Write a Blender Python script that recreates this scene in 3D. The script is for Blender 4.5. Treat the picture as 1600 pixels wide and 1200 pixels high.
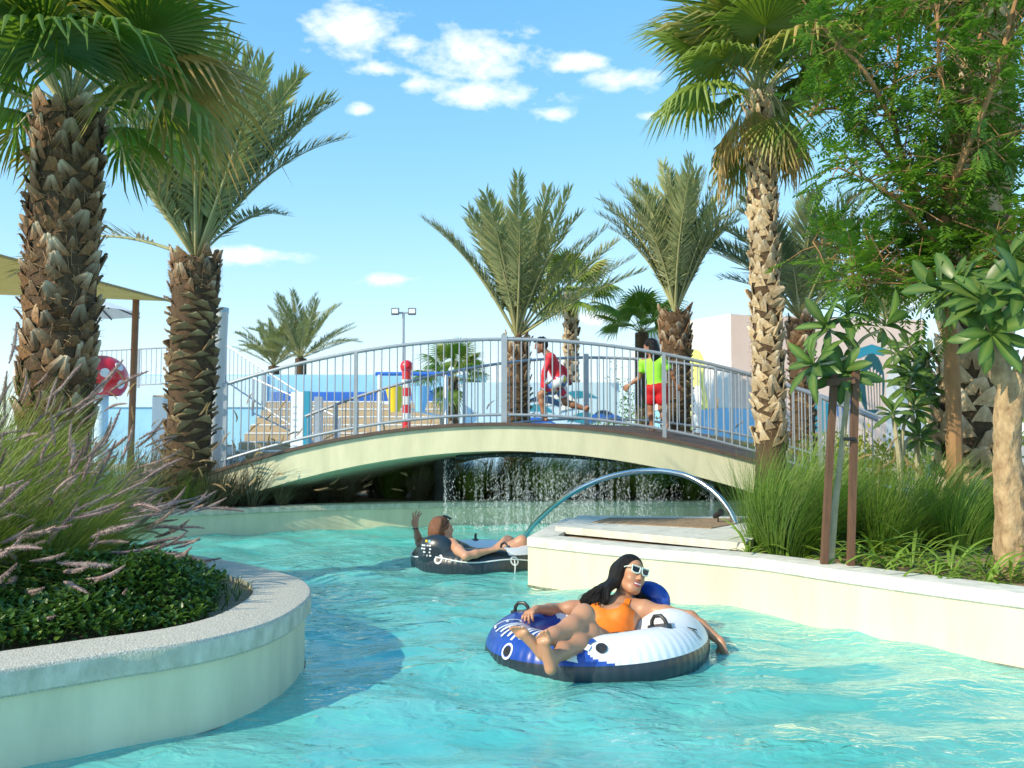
import bpy, bmesh, math, random
import numpy as np
from mathutils import Vector, Matrix, Euler
from mathutils import noise as mnoise

for o in list(bpy.data.objects):
    bpy.data.objects.remove(o)
scene = bpy.context.scene
C = scene.collection
R = math.radians
PI = math.pi

# ------------------------------------------------------------------ camera
CAM_H = 1.25
FPX = 1400.0
PITCH = math.atan(80 / FPX)
cam_d = bpy.data.cameras.new('camera')
cam_d.sensor_fit = 'HORIZONTAL'
cam_d.sensor_width = 36.0
cam_d.lens = 36.0 * FPX / 1600
cam_d.clip_start = 0.05
cam_d.clip_end = 3000
cam_d.dof.use_dof = True
cam_d.dof.focus_distance = 5.4
cam_d.dof.aperture_fstop = 4.5
cam = bpy.data.objects.new('camera', cam_d)
cam.location = (0, 0, CAM_H)
cam.rotation_euler = (PI / 2 + PITCH, 0, 0)
C.objects.link(cam)
scene.camera = cam

# ------------------------------------------------------------------ sun and sky
SUN_EL = R(33)
SUN_AZ = math.atan2(-0.57, -0.82)          # direction TO the sun in the XY plane
to_sun = Vector((math.cos(SUN_AZ) * math.cos(SUN_EL), math.sin(SUN_AZ) * math.cos(SUN_EL), math.sin(SUN_EL)))
sun_d = bpy.data.lights.new('sun', 'SUN')
sun_d.energy = 2.55
sun_d.angle = R(0.55)
sun_d.color = (1.0, 0.88, 0.66)
sun = bpy.data.objects.new('sun', sun_d)
sun.rotation_euler = (-to_sun).to_track_quat('-Z', 'Y').to_euler()
sun.location = (-20, -12, 20)
C.objects.link(sun)

world = bpy.data.worlds.new('World')
scene.world = world
world.use_nodes = True
world.cycles.sampling_method = 'MANUAL'
world.cycles.sample_map_resolution = 256
nt = world.node_tree
nt.nodes.clear()


def wn(t, **kw):
    n = nt.nodes.new(t)
    for k, v in kw.items():
        setattr(n, k, v)
    return n


SKY_STRENGTH = 0.15
w_out = wn('ShaderNodeOutputWorld')
w_bg = wn('ShaderNodeBackground')
w_bg.inputs['Strength'].default_value = SKY_STRENGTH
sky = wn('ShaderNodeTexSky', sky_type='NISHITA', sun_disc=False)
sky.sun_elevation = SUN_EL
# Nishita: rotation 0 puts the sun at +Y, positive turns clockwise seen from above
sky.sun_rotation = math.atan2(to_sun.x, to_sun.y)
sky.altitude = 0
sky.air_density = 1.0
sky.dust_density = 0.15
sky.ozone_density = 3.0
hsv = wn('ShaderNodeHueSaturation')
hsv.inputs['Saturation'].default_value = 1.25
hsv.inputs['Value'].default_value = 1.16
nt.links.new(sky.outputs[0], hsv.inputs['Color'])
grade = wn('ShaderNodeMix', data_type='RGBA', blend_type='MULTIPLY')
grade.inputs['Factor'].default_value = 1
grade.inputs[7].default_value = (1.12, 1.09, 1.0, 1)
nt.links.new(hsv.outputs[0], grade.inputs[6])
wtc = wn('ShaderNodeTexCoord')


def vmath(op, a, b=None):
    n = wn('ShaderNodeVectorMath', operation=op)
    for i, x in enumerate((a, b)):
        if x is None:
            continue
        if isinstance(x, (tuple, Vector)):
            n.inputs[i].default_value = tuple(x)
        else:
            nt.links.new(x, n.inputs[i])
    return n


def fmath(op, a, b=None, c=None, clamp=False):
    n = wn('ShaderNodeMath', operation=op, use_clamp=clamp)
    for i, x in enumerate((a, b, c)):
        if x is None:
            continue
        if isinstance(x, (int, float)):
            n.inputs[i].default_value = x
        else:
            nt.links.new(x, n.inputs[i])
    return n.outputs[0]


def pdir(px, py):
    x = (px - 800) / FPX
    y = (600 - py) / FPX
    d = Vector((x, math.cos(PITCH) - y * math.sin(PITCH), math.sin(PITCH) + y * math.cos(PITCH)))
    return d.normalized()


# cumulus: soft ellipses around real sky directions, broken up by noise
clouds = [(545, 40, 75, 48), (632, 70, 30, 16), (752, 80, 105, 36), (772, 150, 92, 20), (650, 134, 50, 15),
          (862, 178, 34, 12), (900, 98, 48, 13), (988, 122, 66, 18), (600, 110, 52, 12), (600, 438, 62, 10),
          (1020, 180, 30, 9), (380, 400, 80, 14), (930, 495, 60, 12), (1420, 470, 90, 18), (560, 170, 18, 8)]
cl = [(pdir(a, b), 1.55 * c / FPX, 1.6 * d / FPX) for a, b, c, d in clouds]
rc = random.Random(4)
for k in range(9):                       # the same kind of cloud goes on round the rest of the sky
    az = R(rc.uniform(40, 320))
    el = R(rc.uniform(6, 45))
    w = rc.uniform(.03, .09)
    cl.append((Vector((math.sin(az) * math.cos(el), math.cos(az) * math.cos(el), math.sin(el))), w, w * .32))
acc = None
for c, w, h in cl:
    right = Vector((c.y, -c.x, 0)).normalized()
    up = right.cross(c).normalized()
    n = wn('ShaderNodeMapping', vector_type='TEXTURE')
    n.inputs['Location'].default_value = c
    n.inputs['Rotation'].default_value = Matrix((right, c, up)).transposed().to_euler()
    n.inputs['Scale'].default_value = (w, w, h)
    nt.links.new(wtc.outputs['Generated'], n.inputs['Vector'])
    m = vmath('LENGTH', n.outputs[0]).outputs['Value']
    acc = m if acc is None else fmath('MINIMUM', acc, m)
acc = fmath('SUBTRACT', 1.0, acc, clamp=True)
mp = wn('ShaderNodeMapping')
mp.inputs['Scale'].default_value = (1, 1, 1.9)
nt.links.new(wtc.outputs['Generated'], mp.inputs['Vector'])
cn = wn('ShaderNodeTexNoise')
cn.inputs['Scale'].default_value = 21
cn.inputs['Detail'].default_value = 9
cn.inputs['Roughness'].default_value = 0.62
nt.links.new(mp.outputs[0], cn.inputs['Vector'])
den = fmath('ADD', fmath('MULTIPLY', acc, 1.35), fmath('MULTIPLY', fmath('SUBTRACT', cn.outputs['Fac'], 0.5), 3.4))
present = fmath('MULTIPLY', acc, 3.0, clamp=True)
den = fmath('MULTIPLY', fmath('MULTIPLY', fmath('SUBTRACT', den, 0.46), .8, clamp=True), present)
mixc = wn('ShaderNodeMix', data_type='RGBA')
nt.links.new(den, mixc.inputs['Factor'])
# soft shoulder so that the bright band over the horizon keeps its pale blue
sh = vmath('MULTIPLY_ADD', grade.outputs[2], (1 / 4.0,) * 3)
sh.inputs[2].default_value = (1, 1, 1)
soft = vmath('DIVIDE', grade.outputs[2], sh.outputs[0])
soft = vmath('MULTIPLY', soft.outputs[0], (1.30, 1.44, 1.58))
nt.links.new(soft.outputs[0], mixc.inputs[6])
mixc.inputs[7].default_value = (4.4, 4.4, 4.4, 1)
nt.links.new(mixc.outputs[2], w_bg.inputs['Color'])
nt.links.new(w_bg.outputs[0], w_out.inputs['Surface'])

scene.view_settings.view_transform = 'Standard'
scene.view_settings.look = 'None'
scene.view_settings.exposure = 1.12
scene.view_settings.gamma = 1
scene.view_settings.use_curve_mapping = False
scene.render.engine = 'CYCLES'
scene.cycles.max_bounces = 6
scene.cycles.diffuse_bounces = 3
scene.cycles.glossy_bounces = 3
scene.cycles.transparent_max_bounces = 12
scene.cycles.use_denoising = True
scene.cycles.sample_clamp_indirect = 6


# ------------------------------------------------------------------ pixel <-> place (measured on the photograph)
def W(px, py, Y):
    """the point at distance Y (metres ahead) seen at a pixel of the photograph"""
    d = pdir(px, py)
    t = Y / d.y
    return Vector((d.x * t, Y, CAM_H + d.z * t))


def G(px, py, z=0.0):
    """the point at height z seen at a pixel"""
    d = pdir(px, py)
    t = (z - CAM_H) / d.z
    return Vector((d.x * t, d.y * t, z))


# ------------------------------------------------------------------ materials
MATS = {}


def mat(name, c1, c2=None, scale=8.0, rough=0.7, bump=0.0, bscale=None, metal=0.0, detail=5, spec=None, trans=0.0,
        objrand=0.0, dry=None, stretch=None, coat=0.0, ior=None):
    """procedural: noise between two colours, noise bump; trans mixes a translucent lobe (leaves); dry = colour mixed in by
    the mesh attribute 'dry'; objrand varies the value per object"""
    if name in MATS:
        return MATS[name]
    m = bpy.data.materials.new(name)
    m.use_nodes = True
    t = m.node_tree
    N, L = t.nodes, t.links
    b = N['Principled BSDF']
    b.inputs['Roughness'].default_value = rough
    b.inputs['Metallic'].default_value = metal
    if spec is not None:
        b.inputs['Specular IOR Level'].default_value = spec
    if coat:
        b.inputs['Coat Weight'].default_value = coat
    c2 = c2 or tuple(x * .85 for x in c1)
    tc = N.new('ShaderNodeTexCoord')
    src = tc.outputs['Object']
    if stretch:
        mpn = N.new('ShaderNodeMapping')
        mpn.inputs['Scale'].default_value = stretch
        L.new(src, mpn.inputs['Vector'])
        src = mpn.outputs[0]
    no = N.new('ShaderNodeTexNoise')
    no.inputs['Scale'].default_value = scale
    no.inputs['Detail'].default_value = detail
    no.inputs['Roughness'].default_value = .6
    L.new(src, no.inputs['Vector'])
    rp = N.new('ShaderNodeValToRGB')
    rp.color_ramp.elements[0].position = .32
    rp.color_ramp.elements[1].position = .68
    rp.color_ramp.elements[0].color = (*c1, 1)
    rp.color_ramp.elements[1].color = (*c2, 1)
    L.new(no.outputs['Fac'], rp.inputs['Fac'])
    col = rp.outputs['Color']
    if dry is not None:
        at = N.new('ShaderNodeAttribute')
        at.attribute_name = 'dry'
        mx = N.new('ShaderNodeMix')
        mx.data_type = 'RGBA'
        L.new(at.outputs['Fac'], mx.inputs['Factor'])
        L.new(col, mx.inputs[6])
        mx.inputs[7].default_value = (*dry, 1)
        col = mx.outputs[2]
    if objrand:
        oi = N.new('ShaderNodeObjectInfo')
        hs = N.new('ShaderNodeHueSaturation')
        ma = N.new('ShaderNodeMath')
        ma.operation = 'MULTIPLY_ADD'
        ma.inputs[1].default_value = objrand * 2
        ma.inputs[2].default_value = 1 - objrand
        L.new(oi.outputs['Random'], ma.inputs[0])
        L.new(ma.outputs[0], hs.inputs['Value'])
        L.new(col, hs.inputs['Color'])
        col = hs.outputs[0]
    L.new(col, b.inputs['Base Color'])
    if bump:
        n2 = N.new('ShaderNodeTexNoise')
        n2.inputs['Scale'].default_value = bscale or scale * 4
        n2.inputs['Detail'].default_value = 6
        L.new(src, n2.inputs['Vector'])
        bp = N.new('ShaderNodeBump')
        bp.inputs['Strength'].default_value = bump
        bp.inputs['Distance'].default_value = .02
        L.new(n2.outputs['Fac'], bp.inputs['Height'])
        L.new(bp.outputs[0], b.inputs['Normal'])
    if trans:
        tl = N.new('ShaderNodeBsdfTranslucent')
        mu = N.new('ShaderNodeMix')
        mu.data_type = 'RGBA'
        mu.blend_type = 'MULTIPLY'
        mu.inputs['Factor'].default_value = 1
        L.new(col, mu.inputs[6])
        mu.inputs[7].default_value = (1.25, 1.35, .6, 1)
        L.new(mu.outputs[2], tl.inputs['Color'])
        ms = N.new('ShaderNodeMixShader')
        ms.inputs[0].default_value = trans
        L.new(b.outputs[0], ms.inputs[1])
        L.new(tl.outputs[0], ms.inputs[2])
        L.new(ms.outputs[0], N['Material Output'].inputs['Surface'])
    MATS[name] = m
    return m


# ------------------------------------------------------------------ mesh helpers
class MB:
    def __init__(s):
        s.v, s.f, s.mi, s.dry = [], [], [], []

    def add(s, verts, faces, mi=0, dry=None):
        n = len(s.v)
        s.v.extend([tuple(p) for p in verts])
        s.f.extend([tuple(n + i for i in f) for f in faces])
        s.mi.extend([mi] * len(faces))
        s.dry.extend(dry if dry is not None else [0.0] * len(verts))
        return n

    def box(s, c, d, mi=0, M=None):
        x, y, z = (q / 2 for q in d)
        vs = [Vector((sx * x, sy * y, sz * z)) for sz in (-1, 1) for sx, sy in ((-1, -1), (1, -1), (1, 1), (-1, 1))]
        vs = [(M @ p if M else p) + Vector(c) for p in vs]
        s.add(vs, [(3, 2, 1, 0), (4, 5, 6, 7), (0, 1, 5, 4), (1, 2, 6, 5), (2, 3, 7, 6), (3, 0, 4, 7)], mi)

    def beam(s, a, b, w, h, mi=0, up=Vector((0, 0, 1))):
        a, b = Vector(a), Vector(b)
        d = (b - a)
        x = d.normalized()
        y = up.cross(x).normalized()
        z = x.cross(y)
        M = Matrix((x, y, z)).transposed()
        s.box((a + b) / 2, (d.length, w, h), mi, M)

    def tube(s, path, rad, n=8, mi=0, cap=True, closed=False):
        path = [Vector(p) for p in path]
        m = len(path)
        if not hasattr(rad, '__len__'):
            rad = [rad] * m
        vs, prev = [], None
        for i, p in enumerate(path):
            if closed:
                t = path[(i + 1) % m] - path[i - 1]
            else:
                t = path[min(i + 1, m - 1)] - path[max(i - 1, 0)]
            t.normalize()
            if prev is None:
                u = t.cross(Vector((0, 0, 1)))
                if u.length < 1e-3:
                    u = t.cross(Vector((0, 1, 0)))
            else:
                u = prev - t * prev.dot(t)
            u.normalize()
            prev = u
            w = t.cross(u)
            for k in range(n):
                a = 2 * PI * k / n
                vs.append(p + (u * math.cos(a) + w * math.sin(a)) * rad[i])
        fs = []
        for i in range(m if closed else m - 1):
            j = (i + 1) % m
            for k in range(n):
                l = (k + 1) % n
                fs.append((i * n + k, i * n + l, j * n + l, j * n + k))
        if cap and not closed:
            fs.append(tuple(range(n))[::-1])
            fs.append(tuple((m - 1) * n + k for k in range(n)))
        s.add(vs, fs, mi)

    def lathe(s, prof, n=24, c=(0, 0, 0), mi=0):
        c = Vector(c)
        vs = [c + Vector((r * math.cos(2 * PI * k / n), r * math.sin(2 * PI * k / n), z)) for r, z in prof for k in range(n)]
        fs = [(i * n + k, i * n + (k + 1) % n, (i + 1) * n + (k + 1) % n, (i + 1) * n + k) for i in range(len(prof) - 1) for k in range(n)]
        s.add(vs, fs, mi)

    def prism(s, poly, z0, z1, mi=0, bottom=True):
        """vertical prism over a counter-clockwise polygon"""
        n = len(poly)
        vs = [(p[0], p[1], z0) for p in poly] + [(p[0], p[1], z1) for p in poly]
        fs = [(i, (i + 1) % n, n + (i + 1) % n, n + i) for i in range(n)] + [tuple(range(n, 2 * n))]
        if bottom:
            fs.append(tuple(range(n))[::-1])
        s.add(vs, fs, mi)

    def mesh(s, name, mats, smooth=True, sharp=None):
        me = bpy.data.meshes.new(name)
        me.from_pydata(s.v, [], s.f)
        for m in (mats if isinstance(mats, (list, tuple)) else [mats]):
            me.materials.append(m)
        if any(s.mi):
            me.polygons.foreach_set('material_index', s.mi)
        if any(s.dry):
            at = me.attributes.new('dry', 'FLOAT', 'POINT')
            at.data.foreach_set('value', s.dry)
        me.polygons.foreach_set('use_smooth', [smooth] * len(me.polygons))
        if smooth and sharp:
            me.set_sharp_from_angle(angle=R(sharp))
        me.update()
        return me

    def build(s, name, mats, parent=None, smooth=True, sharp=35, loc=None):
        return link(name, s.mesh(name, mats, smooth, sharp), parent, loc)


def link(name, me, parent=None, loc=None, rot=None, scl=None, M=None):
    o = bpy.data.objects.new(name, me)
    C.objects.link(o)
    if parent:
        o.parent = parent
    if M is not None:
        o.matrix_local = M
    else:
        if loc is not None:
            o.location = loc
        if rot is not None:
            o.rotation_euler = rot
        if scl is not None:
            o.scale = (scl,) * 3 if isinstance(scl, (int, float)) else scl
    return o


def tag(o, label=None, cat=None, group=None, kind=None):
    if label:
        o['label'] = label
    if cat:
        o['category'] = cat
    if group:
        o['group'] = group
    if kind:
        o['kind'] = kind
    return o


def thing(name, label, cat, loc=(0, 0, 0), rotz=0, group=None):
    o = bpy.data.objects.new(name, None)
    o.empty_display_size = .2
    C.objects.link(o)
    o.location = loc
    o.rotation_euler = (0, 0, rotz)
    return tag(o, label, cat, group)


def frame_of(x, z_hint=Vector((0, 0, 1))):
    """rotation matrix whose X axis is x and whose Z axis is near z_hint"""
    x = Vector(x).normalized()
    y = Vector(z_hint).cross(x)
    if y.length < 1e-4:
        y = Vector((0, 1, 0)).cross(x)
    y.normalize()
    z = x.cross(y)
    return Matrix((x, y, z)).transposed().to_4x4()


def spline(pts, n):
    """Catmull-Rom through points"""
    P = [Vector(p) for p in pts]
    P = [2 * P[0] - P[1]] + P + [2 * P[-1] - P[-2]]
    out = []
    m = len(P) - 3
    for i in range(m):
        for k in range(n):
            t = k / n
            a, b, c, d = P[i:i + 4]
            out.append(.5 * ((2 * b) + (c - a) * t + (2 * a - 5 * b + 4 * c - d) * t * t + (3 * b - a - 3 * c + d) * t ** 3))
    out.append(P[-2])
    return out

# ================================================================== setting: water, walls, ground
rnd = random.Random(11)
M_CREAM = mat('cream_paint', (.75, .71, .48), (.60, .58, .39), scale=3.0, rough=.6, bump=.10, bscale=26, stretch=(1.6, 1.6, .35), detail=8)
M_CAP = mat('pebble_concrete', (.74, .70, .60), (.38, .36, .29), scale=120, rough=.85, bump=.5, bscale=150, detail=2)
M_CAPSIDE = mat('stained_concrete', (.68, .66, .52), (.42, .43, .31), scale=14, rough=.85, bump=.3, bscale=120, stretch=(1, 1, .5))
M_WHITECAP = mat('white_concrete', (.72, .70, .61), (.50, .50, .44), scale=11, detail=9, rough=.7, bump=.15, bscale=60)
M_SOIL = mat('sandy_soil', (.36, .25, .15), (.24, .16, .09), scale=18, rough=.95, bump=.8, bscale=60)
M_SAND = mat('pale_paving', (.50, .45, .37), (.43, .38, .31), scale=3, rough=.9, bump=.2)
M_FLOOR = mat('pool_floor', (.58, .92, .90), (.48, .88, .87), scale=1.5, rough=.6)
M_STAIN = mat('waterline_stain', (.10, .12, .09), (.26, .29, .22), scale=25, rough=.8)


def water_material():
    m = bpy.data.materials.new('pool_water')
    m.use_nodes = True
    t = m.node_tree
    N, L = t.nodes, t.links
    N.clear()
    out = N.new('ShaderNodeOutputMaterial')
    tc = N.new('ShaderNodeTexCoord')
    mp = N.new('ShaderNodeMapping')
    mp.inputs['Scale'].default_value = (1.0, 1.7, 1)
    L.new(tc.outputs['Object'], mp.inputs['Vector'])
    n1 = N.new('ShaderNodeTexNoise')
    n1.inputs['Scale'].default_value = 7.5
    n1.inputs['Detail'].default_value = 4
    n1.inputs['Distortion'].default_value = .8
    L.new(mp.outputs[0], n1.inputs['Vector'])
    bp = N.new('ShaderNodeBump')
    bp.inputs['Strength'].default_value = .75
    bp.inputs['Distance'].default_value = .035
    nl = N.new('ShaderNodeTexNoise')
    nl.inputs['Scale'].default_value = .9
    nl.inputs['Detail'].default_value = 2
    L.new(mp.outputs[0], nl.inputs['Vector'])
    mr = N.new('ShaderNodeMapRange')
    mr.inputs['From Min'].default_value = .35
    mr.inputs['From Max'].default_value = .65
    mr.inputs['To Min'].default_value = .35
    mr.inputs['To Max'].default_value = 1.25
    L.new(nl.outputs['Fac'], mr.inputs['Value'])
    mh = N.new('ShaderNodeMath')
    mh.operation = 'MULTIPLY'
    L.new(n1.outputs['Fac'], mh.inputs[0])
    L.new(mr.outputs[0], mh.inputs[1])
    L.new(mh.outputs[0], bp.inputs['Height'])
    gl = N.new('ShaderNodeBsdfGlossy')
    gl.inputs['Roughness'].default_value = .03
    gl.inputs['Color'].default_value = (1, 1, 1, 1)
    L.new(bp.outputs[0], gl.inputs['Normal'])
    df = N.new('ShaderNodeBsdfDiffuse')
    n2 = N.new('ShaderNodeTexNoise')
    n2.inputs['Scale'].default_value = 1.3
    n2.inputs['Detail'].default_value = 3
    L.new(mp.outputs[0], n2.inputs['Vector'])
    rp = N.new('ShaderNodeValToRGB')
    rp.color_ramp.elements[0].position = .35
    rp.color_ramp.elements[1].position = .7
    rp.color_ramp.elements[0].color = (.17, .85, .79, 1)
    rp.color_ramp.elements[1].color = (.32, .92, .86, 1)
    L.new(n2.outputs['Fac'], rp.inputs['Fac'])
    L.new(rp.outputs[0], df.inputs['Color'])
    L.new(bp.outputs[0], df.inputs['Normal'])
    tr = N.new('ShaderNodeBsdfTransparent')
    tr.inputs['Color'].default_value = (.46, .97, .96, 1)
    m1 = N.new('ShaderNodeMixShader')
    m1.inputs[0].default_value = .52
    L.new(df.outputs[0], m1.inputs[1])
    L.new(tr.outputs[0], m1.inputs[2])
    fr = N.new('ShaderNodeFresnel')
    fr.inputs['IOR'].default_value = 1.37
    L.new(bp.outputs[0], fr.inputs['Normal'])
    m2 = N.new('ShaderNodeMixShader')
    L.new(fr.outputs[0], m2.inputs[0])
    L.new(m1.outputs[0], m2.inputs[1])
    L.new(gl.outputs[0], m2.inputs[2])
    L.new(m2.outputs[0], out.inputs['Surface'])
    return m


M_WATER = water_material()


def build_water():
    xs = np.concatenate([[-40, -20, -11], np.arange(-7.5, 6.5, .05), [10, 20, 40]])
    ys = np.concatenate([[-25, -8, 0, 1.2], np.arange(2.0, 13.2, .05)])
    X, Y = np.meshgrid(xs, ys)
    Z = np.zeros_like(X)
    r = np.random.RandomState(3)
    for k in range(26):
        wl = r.uniform(.16, 1.25)
        a = r.normal(1.2, .75)
        ph = r.uniform(0, 7)
        kx, ky = math.cos(a) * 2 * PI / wl, math.sin(a) * 2 * PI / wl
        wob = .6 * np.sin(X * r.uniform(.5, 1.8) + r.uniform(0, 6)) + .6 * np.sin(Y * r.uniform(.5, 1.8) + r.uniform(0, 6))
        Z += .0062 * wl ** .8 * np.sin(kx * X + ky * Y + ph + wob)
    ny, nx = X.shape
    v = np.stack([X, Y, Z], -1).reshape(-1, 3)
    idx = np.arange(ny * nx).reshape(ny, nx)
    f = np.stack([idx[:-1, :-1], idx[:-1, 1:], idx[1:, 1:], idx[1:, :-1]], -1).reshape(-1, 4)
    me = bpy.data.meshes.new('water')
    me.from_pydata(v.tolist(), [], f.tolist())
    me.materials.append(M_WATER)
    me.polygons.foreach_set('use_smooth', [True] * len(me.polygons))
    o = link('water', me)
    tag(o, 'rippled turquoise water of the lazy river', kind='structure')
    b = MB()
    b.add([(-40, -25, -.95), (40, -25, -.95), (40, 13.2, -.95), (-40, 13.2, -.95)], [(0, 1, 2, 3)])
    tag(b.build('river_bed', M_FLOOR), 'pale blue painted bed of the lazy river', kind='structure')


build_water()


def xy_normals(path):
    out = []
    n = len(path)
    for i in range(n):
        a = path[max(i - 1, 0)]
        b = path[min(i + 1, n - 1)]
        if 0 < i < n - 1:
            t1 = (path[i] - path[i - 1]).xy.normalized()
            t2 = (path[i + 1] - path[i]).xy.normalized()
            n1, n2 = Vector((t1.y, -t1.x)), Vector((t2.y, -t2.x))
            m = (n1 + n2)
            m.normalize()
            c = max(.45, m.dot(n1))
            out.append(m / c)
        else:
            t = (b - a).xy.normalized()
            out.append(Vector((t.y, -t.x)))
    return out


def sweep(mb, path, prof, mi=0, close=True):
    """sweep a profile of (outward offset, z) along a ground path; outward = right of travel"""
    ns = xy_normals(path)
    k = len(prof)
    vs = []
    for p, n in zip(path, ns):
        for o, z in prof:
            vs.append((p.x + n.x * o, p.y + n.y * o, z))
    fs = []
    for i in range(len(path) - 1):
        for j in range(k if close else k - 1):
            l = (j + 1) % k
            fs.append((i * k + j, i * k + l, (i + 1) * k + l, (i + 1) * k + j))
    if close:
        fs.append(tuple(range(k)))
        fs.append(tuple((len(path) - 1) * k + j for j in range(k))[::-1])
    mb.add(vs, fs, mi)


CAPZ = .39


def bank_wall(path, top, label, wide=.30, thick=.11, capmats=None, stain=True, lip=.012):
    """painted retaining wall with a pebble coping along the water side"""
    t = thing('river_wall', label, 'wall', path[0])
    inv = Matrix.Translation(-path[0])
    w = MB()
    sweep(w, path, [(-.02, -1.0), (-.02, top - thick), (-.2, top - thick), (-.2, -1.0)])
    o = w.build('wall_face', M_CREAM, t)
    o.matrix_local = inv
    c = MB()
    sweep(c, path, [(lip - .012, top - thick + .001), (lip, top - thick + .012), (lip, top - .016), (lip - .008, top - .004), (lip - .024, top), (-wide, top), (-wide, top - thick + .001)])
    cm = c.mesh('coping', capmats or [M_CAP, M_CAPSIDE], True, 40)
    if len(cm.materials) > 1:
        for p in cm.polygons:
            if abs(p.normal.z) < .5:
                p.material_index = 1
    o = link('coping', cm, t)
    o.matrix_local = inv
    if stain:
        s = MB()
        sweep(s, path, [(-.018, -.035), (-.012, -.028), (-.012, -.018), (-.018, -.012)])
        o = s.build('waterline_joint', M_STAIN, t)
        o.matrix_local = inv
    return t


Lp = [G(x, y, CAPZ) for x, y in ((-420, 1122), (-150, 1072), (0, 1045), (157, 1021), (315, 997), (415, 971), (466, 944), (483, 922),
                                 (468, 904), (430, 892), (375, 879), (310, 868), (220, 857), (90, 845), (-60, 838))]
Lpath = spline(Lp, 7)
bank_wall(Lpath, CAPZ, 'curved cream planter wall with pebble coping in the left foreground')

Rp = [G(1330, 806, CAPZ), G(1150, 806, CAPZ), G(1000, 807, CAPZ), G(884, 809, CAPZ), G(868, 814, CAPZ), G(828, 834, CAPZ), G(821, 838.5, CAPZ), G(836, 840.5, CAPZ)]
Rp2 = spline([G(836, 840.5, CAPZ), G(950, 852, CAPZ), G(1160, 870, CAPZ), G(1300, 889, CAPZ), G(1450, 909, CAPZ), G(1600, 928, CAPZ), G(1850, 962, CAPZ), G(2300, 1030, CAPZ)], 6)
Rpath = Rp[:-1] + Rp2
bank_wall(Rpath, CAPZ, 'sunlit cream river wall with white coping on the right bank', capmats=[M_WHITECAP], wide=.26, thick=.09, lip=-.012)

BZ = .33
Bp = spline([G(-300, 868, 0), G(60, 852, 0), G(200, 845, 0), G(304, 839, 0), G(420, 832, 0), G(540, 827, 0), G(700, 822.5, 0), G(850, 821, 0), G(1000, 820.5, 0), G(1180, 820, 0), G(1420, 820, 0)], 5)
bank_wall(Bp, BZ, 'long cream river wall with grey coping behind the floating riders', capmats=[M_CAPSIDE], wide=.28, thick=.08, stain=False)


def soil_sheet(name, poly, z, m, label):
    b = MB()
    b.add([(p[0], p[1], z) for p in poly], [tuple(range(len(poly)))])
    o = b.build(name, m, smooth=False)
    return tag(o, label, kind='structure')


def inset(path, d):
    return [p.xy - n * d for p, n in zip(path, xy_normals(path))]


li = inset(Lpath, .2)
soil_sheet('planter_soil', [(-14, 2.2)] + [tuple(p) for p in li] + [(-14, 7.6)], CAPZ - .03, M_SOIL, 'sandy soil of the left planter')
ri = inset(Rpath, .2)
soil_sheet('bank_soil', [(3.2, 12.6), (3.2, 9.2)] + [tuple(p) for p in ri] + [(30, 1.0), (30, 12.6)], CAPZ - .04, M_SOIL, 'sandy soil of the right bank')
bi = inset(Bp, .2)
soil_sheet('ground', [(-600, 10.9)] + [tuple(p) for p in bi] + [(600, 12.5), (600, 1500), (-600, 1500)], BZ - .04, M_SAND, 'pale ground stretching to the horizon')
b = MB()
sb = [tuple(p) for p in bi]
far = [(p[0], p[1] + 4.2) for p in sb[::-1]]
b.add([(x, y, BZ - .032) for x, y in sb + far], [tuple(range(len(sb) * 2))])
tag(b.build('bed_soil', M_SOIL, smooth=False), 'soil of the planting bed behind the river wall', kind='structure')

# raised step on the right bank
t = thing('planter_step', 'low white stepped planter block on the right bank corner', 'planter', (1.6, 8.5, CAPZ))
P0 = [G(868, 829, CAPZ), G(1165, 857, CAPZ), G(1230, 815, CAPZ), G(905, 811.5, CAPZ)]
b = MB()
b.prism([(p.x - 1.6, p.y - 8.5) for p in P0], -.02, .04)
b.build('block', M_WHITECAP, t, smooth=False)
q = sum((p for p in P0), Vector()) / 4
b = MB()
b.prism([((p.x - q.x) * .72 + q.x + .08 - 1.6, (p.y - q.y) * .42 + q.y + .22 - 8.5) for p in P0], .03, .048)
b.build('soil_patch', M_SOIL, t, smooth=False)

# spotlight on the block
M_BLACK = mat('black_plastic', (.018, .018, .02), (.03, .03, .03), rough=.4)
M_STEEL = mat('brushed_steel', (.72, .73, .74), (.62, .63, .65), scale=40, rough=.18, metal=1.0)
sp = W(1122, 808, 8.45)
SPS = .62
t = thing('garden_spotlight', 'small black garden spotlight on the white planter block', 'spotlight', (sp.x, sp.y, CAPZ + .046))
b = MB(); b.tube([(0, 0, 0), (0, 0, .07)], .012, 8); b.build('stake', M_BLACK, t)
b = MB(); b.tube([(-.05, .05, .07), (-.03, .02, .1), (.02, -.05, .15), (.035, -.075, .165)], [.025, .045, .05, .055], 12); b.build('lamp_head', M_BLACK, t)
t.scale = (SPS,) * 3

# steel arch over the side channel
a0, a1 = G(812, 846, 0), G(1154, 829, CAPZ)
t = thing('steel_arch', 'curved stainless steel pipe arching over the side channel', 'pipe arch', a0)
pts = [W(812, 850, a0.y), W(836, 818, a0.y - .25), W(885, 776, 9.8), W(945, 747, 9.4), W(1010, 735.5, 9.1), W(1065, 741, 8.8), W(1108, 763, 8.6), W(1138, 795, 8.45), W(1156, 834, 8.35)]
b = MB(); b.tube([p - a0 for p in spline(pts, 6)], .027, 14); b.build('pipe', M_STEEL, t)

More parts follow.
